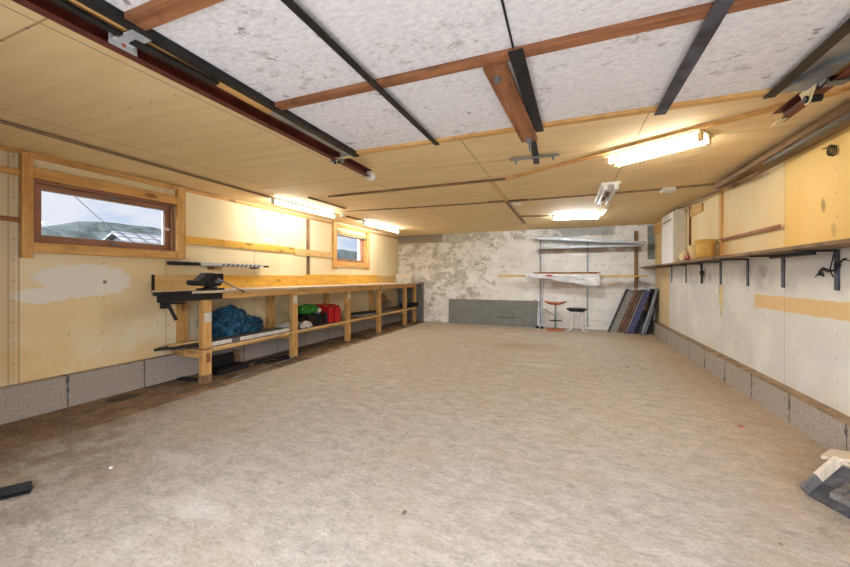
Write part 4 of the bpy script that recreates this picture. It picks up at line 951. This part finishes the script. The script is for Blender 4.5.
# strips on upper right wall
b = bm_new(); box(b, RX-.025, RX-.001, 5.20, 5.255, 1.363, 2.18); solo('wall_strip', b, PINE['z'], 'vertical pine strip on the upper right wall behind the yellow tub', 'strip', (RX, 5.22, 1.4))
b = bm_new(); box(b, RX-.035, RX-.0255, 3.92, 6.3, 1.565, 1.595); solo('wall_strip', b, OLD['y'], 'long thin brown lath along the upper right wall above the shelf', 'strip', (RX, 5, 1.58))
b = bm_new(); box(b, RX-.022, RX-.001, 6.36, 6.40, 1.363, 2.18); solo('wall_strip', b, OLD['z'], 'dark vertical strip just right of the white cabinet', 'strip', (RX, 6.4, 1.4))
b = bm_new(); box(b, RX-.02, RX-.001, 5.85, 6.35, 2.03, 2.15); solo('wall_block', b, PINE['y'], 'short pine block high on the wall right of the cabinet', 'block', (RX, 6.1, 2.1))
b = bm_new(); box(b, RX-.03, RX-.001, 7.5, 8.69, 2.02, 2.2); solo('wall_block', b, PINE['y'], 'pine board high in the right corner past the cabinet', 'board', (RX, 8, 2.1))
# boards stacked under the ceiling along the right wall
b = bm_new(); box(b, 1.52, RX-.002, FY+.02, 4.9, 2.125, 2.165); solo('overhead_board', b, DIRTY['y'], 'wide dark brown board stored under the ceiling along the right wall', 'board', (1.6, 2.5, 2.13))
b = bm_new(); box(b, 1.55, 1.60, FY+.02, 3.9, 2.10, 2.124); solo('overhead_board', b, GREYW['y'], 'narrow grey lath under the dark overhead board', 'board', (1.58, 2, 2.1))
b = bm_new(); tube(b, [(1.60, 6.6, 2.215), (1.61, 5.4, 2.16), (1.60, 4.10, 2.085)], .016, 12); solo('wooden_pole', b, DIRTY['y'], 'brown round wooden pole slung below the ceiling along the right wall', 'pole', (1.6, 5.3, 2.15), smooth=True)
# switch and conduit
t = thing('light_switch', 'cream light switch with conduit on the white right wall', 'switch', (RX, 5.3, 1.0))
part('box', M_white, t, lambda b: box(b, RX-.03, RX-.001, 5.27, 5.36, .96, 1.05), bevel=.006)
part('conduit', M_cream, t, lambda b: (box(b, RX-.022, RX-.001, 5.20, 5.255, .80, 1.058), tube(b, [(RX-.012, 5.225, .8), (RX-.012, 5.225, .68)], .008, 8)))

# ------------------------------------------------------------------ floor objects
b = bm_new(); Mx = Matrix.Translation((-2.69, 1.03, 0)) @ Matrix.Rotation(math.radians(239), 4, 'Z')
box(b, 0, .8, -.04, .04, .0, .006, Mx); box(b, 0, .8, -.003, .003, .006, .05, Mx)
solo('steel_angle', b, M_dark, 'dark steel T-bar lying on the floor near the left edge', 'steel bar', (-3, 1.0, 0))
b = bm_new(); blob(b, (1.24, 3.45, .006), (.02, .012, .008), .3, 2, 2, 2, .001); solo('pink_scrap', b, M_pink, 'tiny bright pink scrap on the floor near the right plinth', 'scrap', (1.24, 3.45, 0))
for k, (x, y) in enumerate(((.32, 4.6), (.72, 5.2), (-2.55, 1.32))):
    b = bm_new(); blob(b, (x, y, .004), (.010, .010, .007), .3, 2, 2, k, .001); solo('pebble', b, [M_dark, M_dark, M_white][k], ['dark pebble in the middle of the floor', 'dark pebble toward the right plinth', 'white crumb on the floor near the dark T-bar'][k], 'pebble', (x, y, 0))

# wooden trays at the right
Lv = Vector((.38, -.925, 0)); Uv = Vector((.709, .291, .642)); Nv = Lv.cross(Uv).normalized()
MA = Matrix((Lv, Uv, Nv)).transposed().to_4x4(); MA.translation = (1.175, 2.49, .012)
t = thing('wooden_tray', 'dark grey wooden tray tilted up on its long edge by the right plinth', 'tray', (1.2, 2.45, 0))
part('base', DKGW['x'], t, lambda b: box(b, 0, .62, 0, .235, -.014, 0, MA), bevel=.002)
part('end_rim', WHTW['z'], t, lambda b: box(b, -.018, 0, .10, .245, -.014, .05, MA), bevel=.002)
part('end_rim', GREYW['z'], t, lambda b: box(b, -.018, 0, 0, .099, -.014, .05, MA), bevel=.002)
part('end_rim', WHTW['z'], t, lambda b: box(b, .62, .638, 0, .245, -.014, .05, MA), bevel=.002)
part('top_rim', WHTW['x'], t, lambda b: box(b, 0, .62, .235, .25, -.014, .02, MA), bevel=.002)
b = bm_new(); bar(b, (1.33, 2.66, .175), (1.61, 2.42, .262), .16, .016, (0, 0, 1)); solo('plank', b, WHTW['x'], 'pale plank bridging from the tilted tray to the right plinth', 'plank', (1.4, 2.6, .17))
MB = Matrix.Translation((1.185, 2.335, .0)) @ Matrix.Rotation(math.radians(-12), 4, 'Z')
t = thing('wooden_rack', 'small grey wooden slatted rack on short legs in front of the tilted tray', 'rack', (1.3, 2.25, 0))
MB = Matrix(((.70, .45, 0, 1.18), (.71, -.89, 0, 2.335), (0, 0, 1, 0), (0, 0, 0, 1)))
part('deck', GREYW['x'], t, lambda b: box(b, .03, .33, .03, .30, .088, .096, MB))
for q in ((0, .36, 0, .03), (0, .36, .30, .33), (0, .03, .031, .299), (.33, .36, .031, .299)):
    part('rim', GREYW['x'], t, lambda b: box(b, q[0], q[1], q[2], q[3], .085, .112, MB), bevel=.002)
for q in ((.035, .10), (.30, .10), (.035, .27), (.30, .27)):
    part('leg', WHTW['z'], t, lambda b: box(b, q[0], q[0]+.02, q[1], q[1]+.02, 0, .088, MB), bevel=.002)
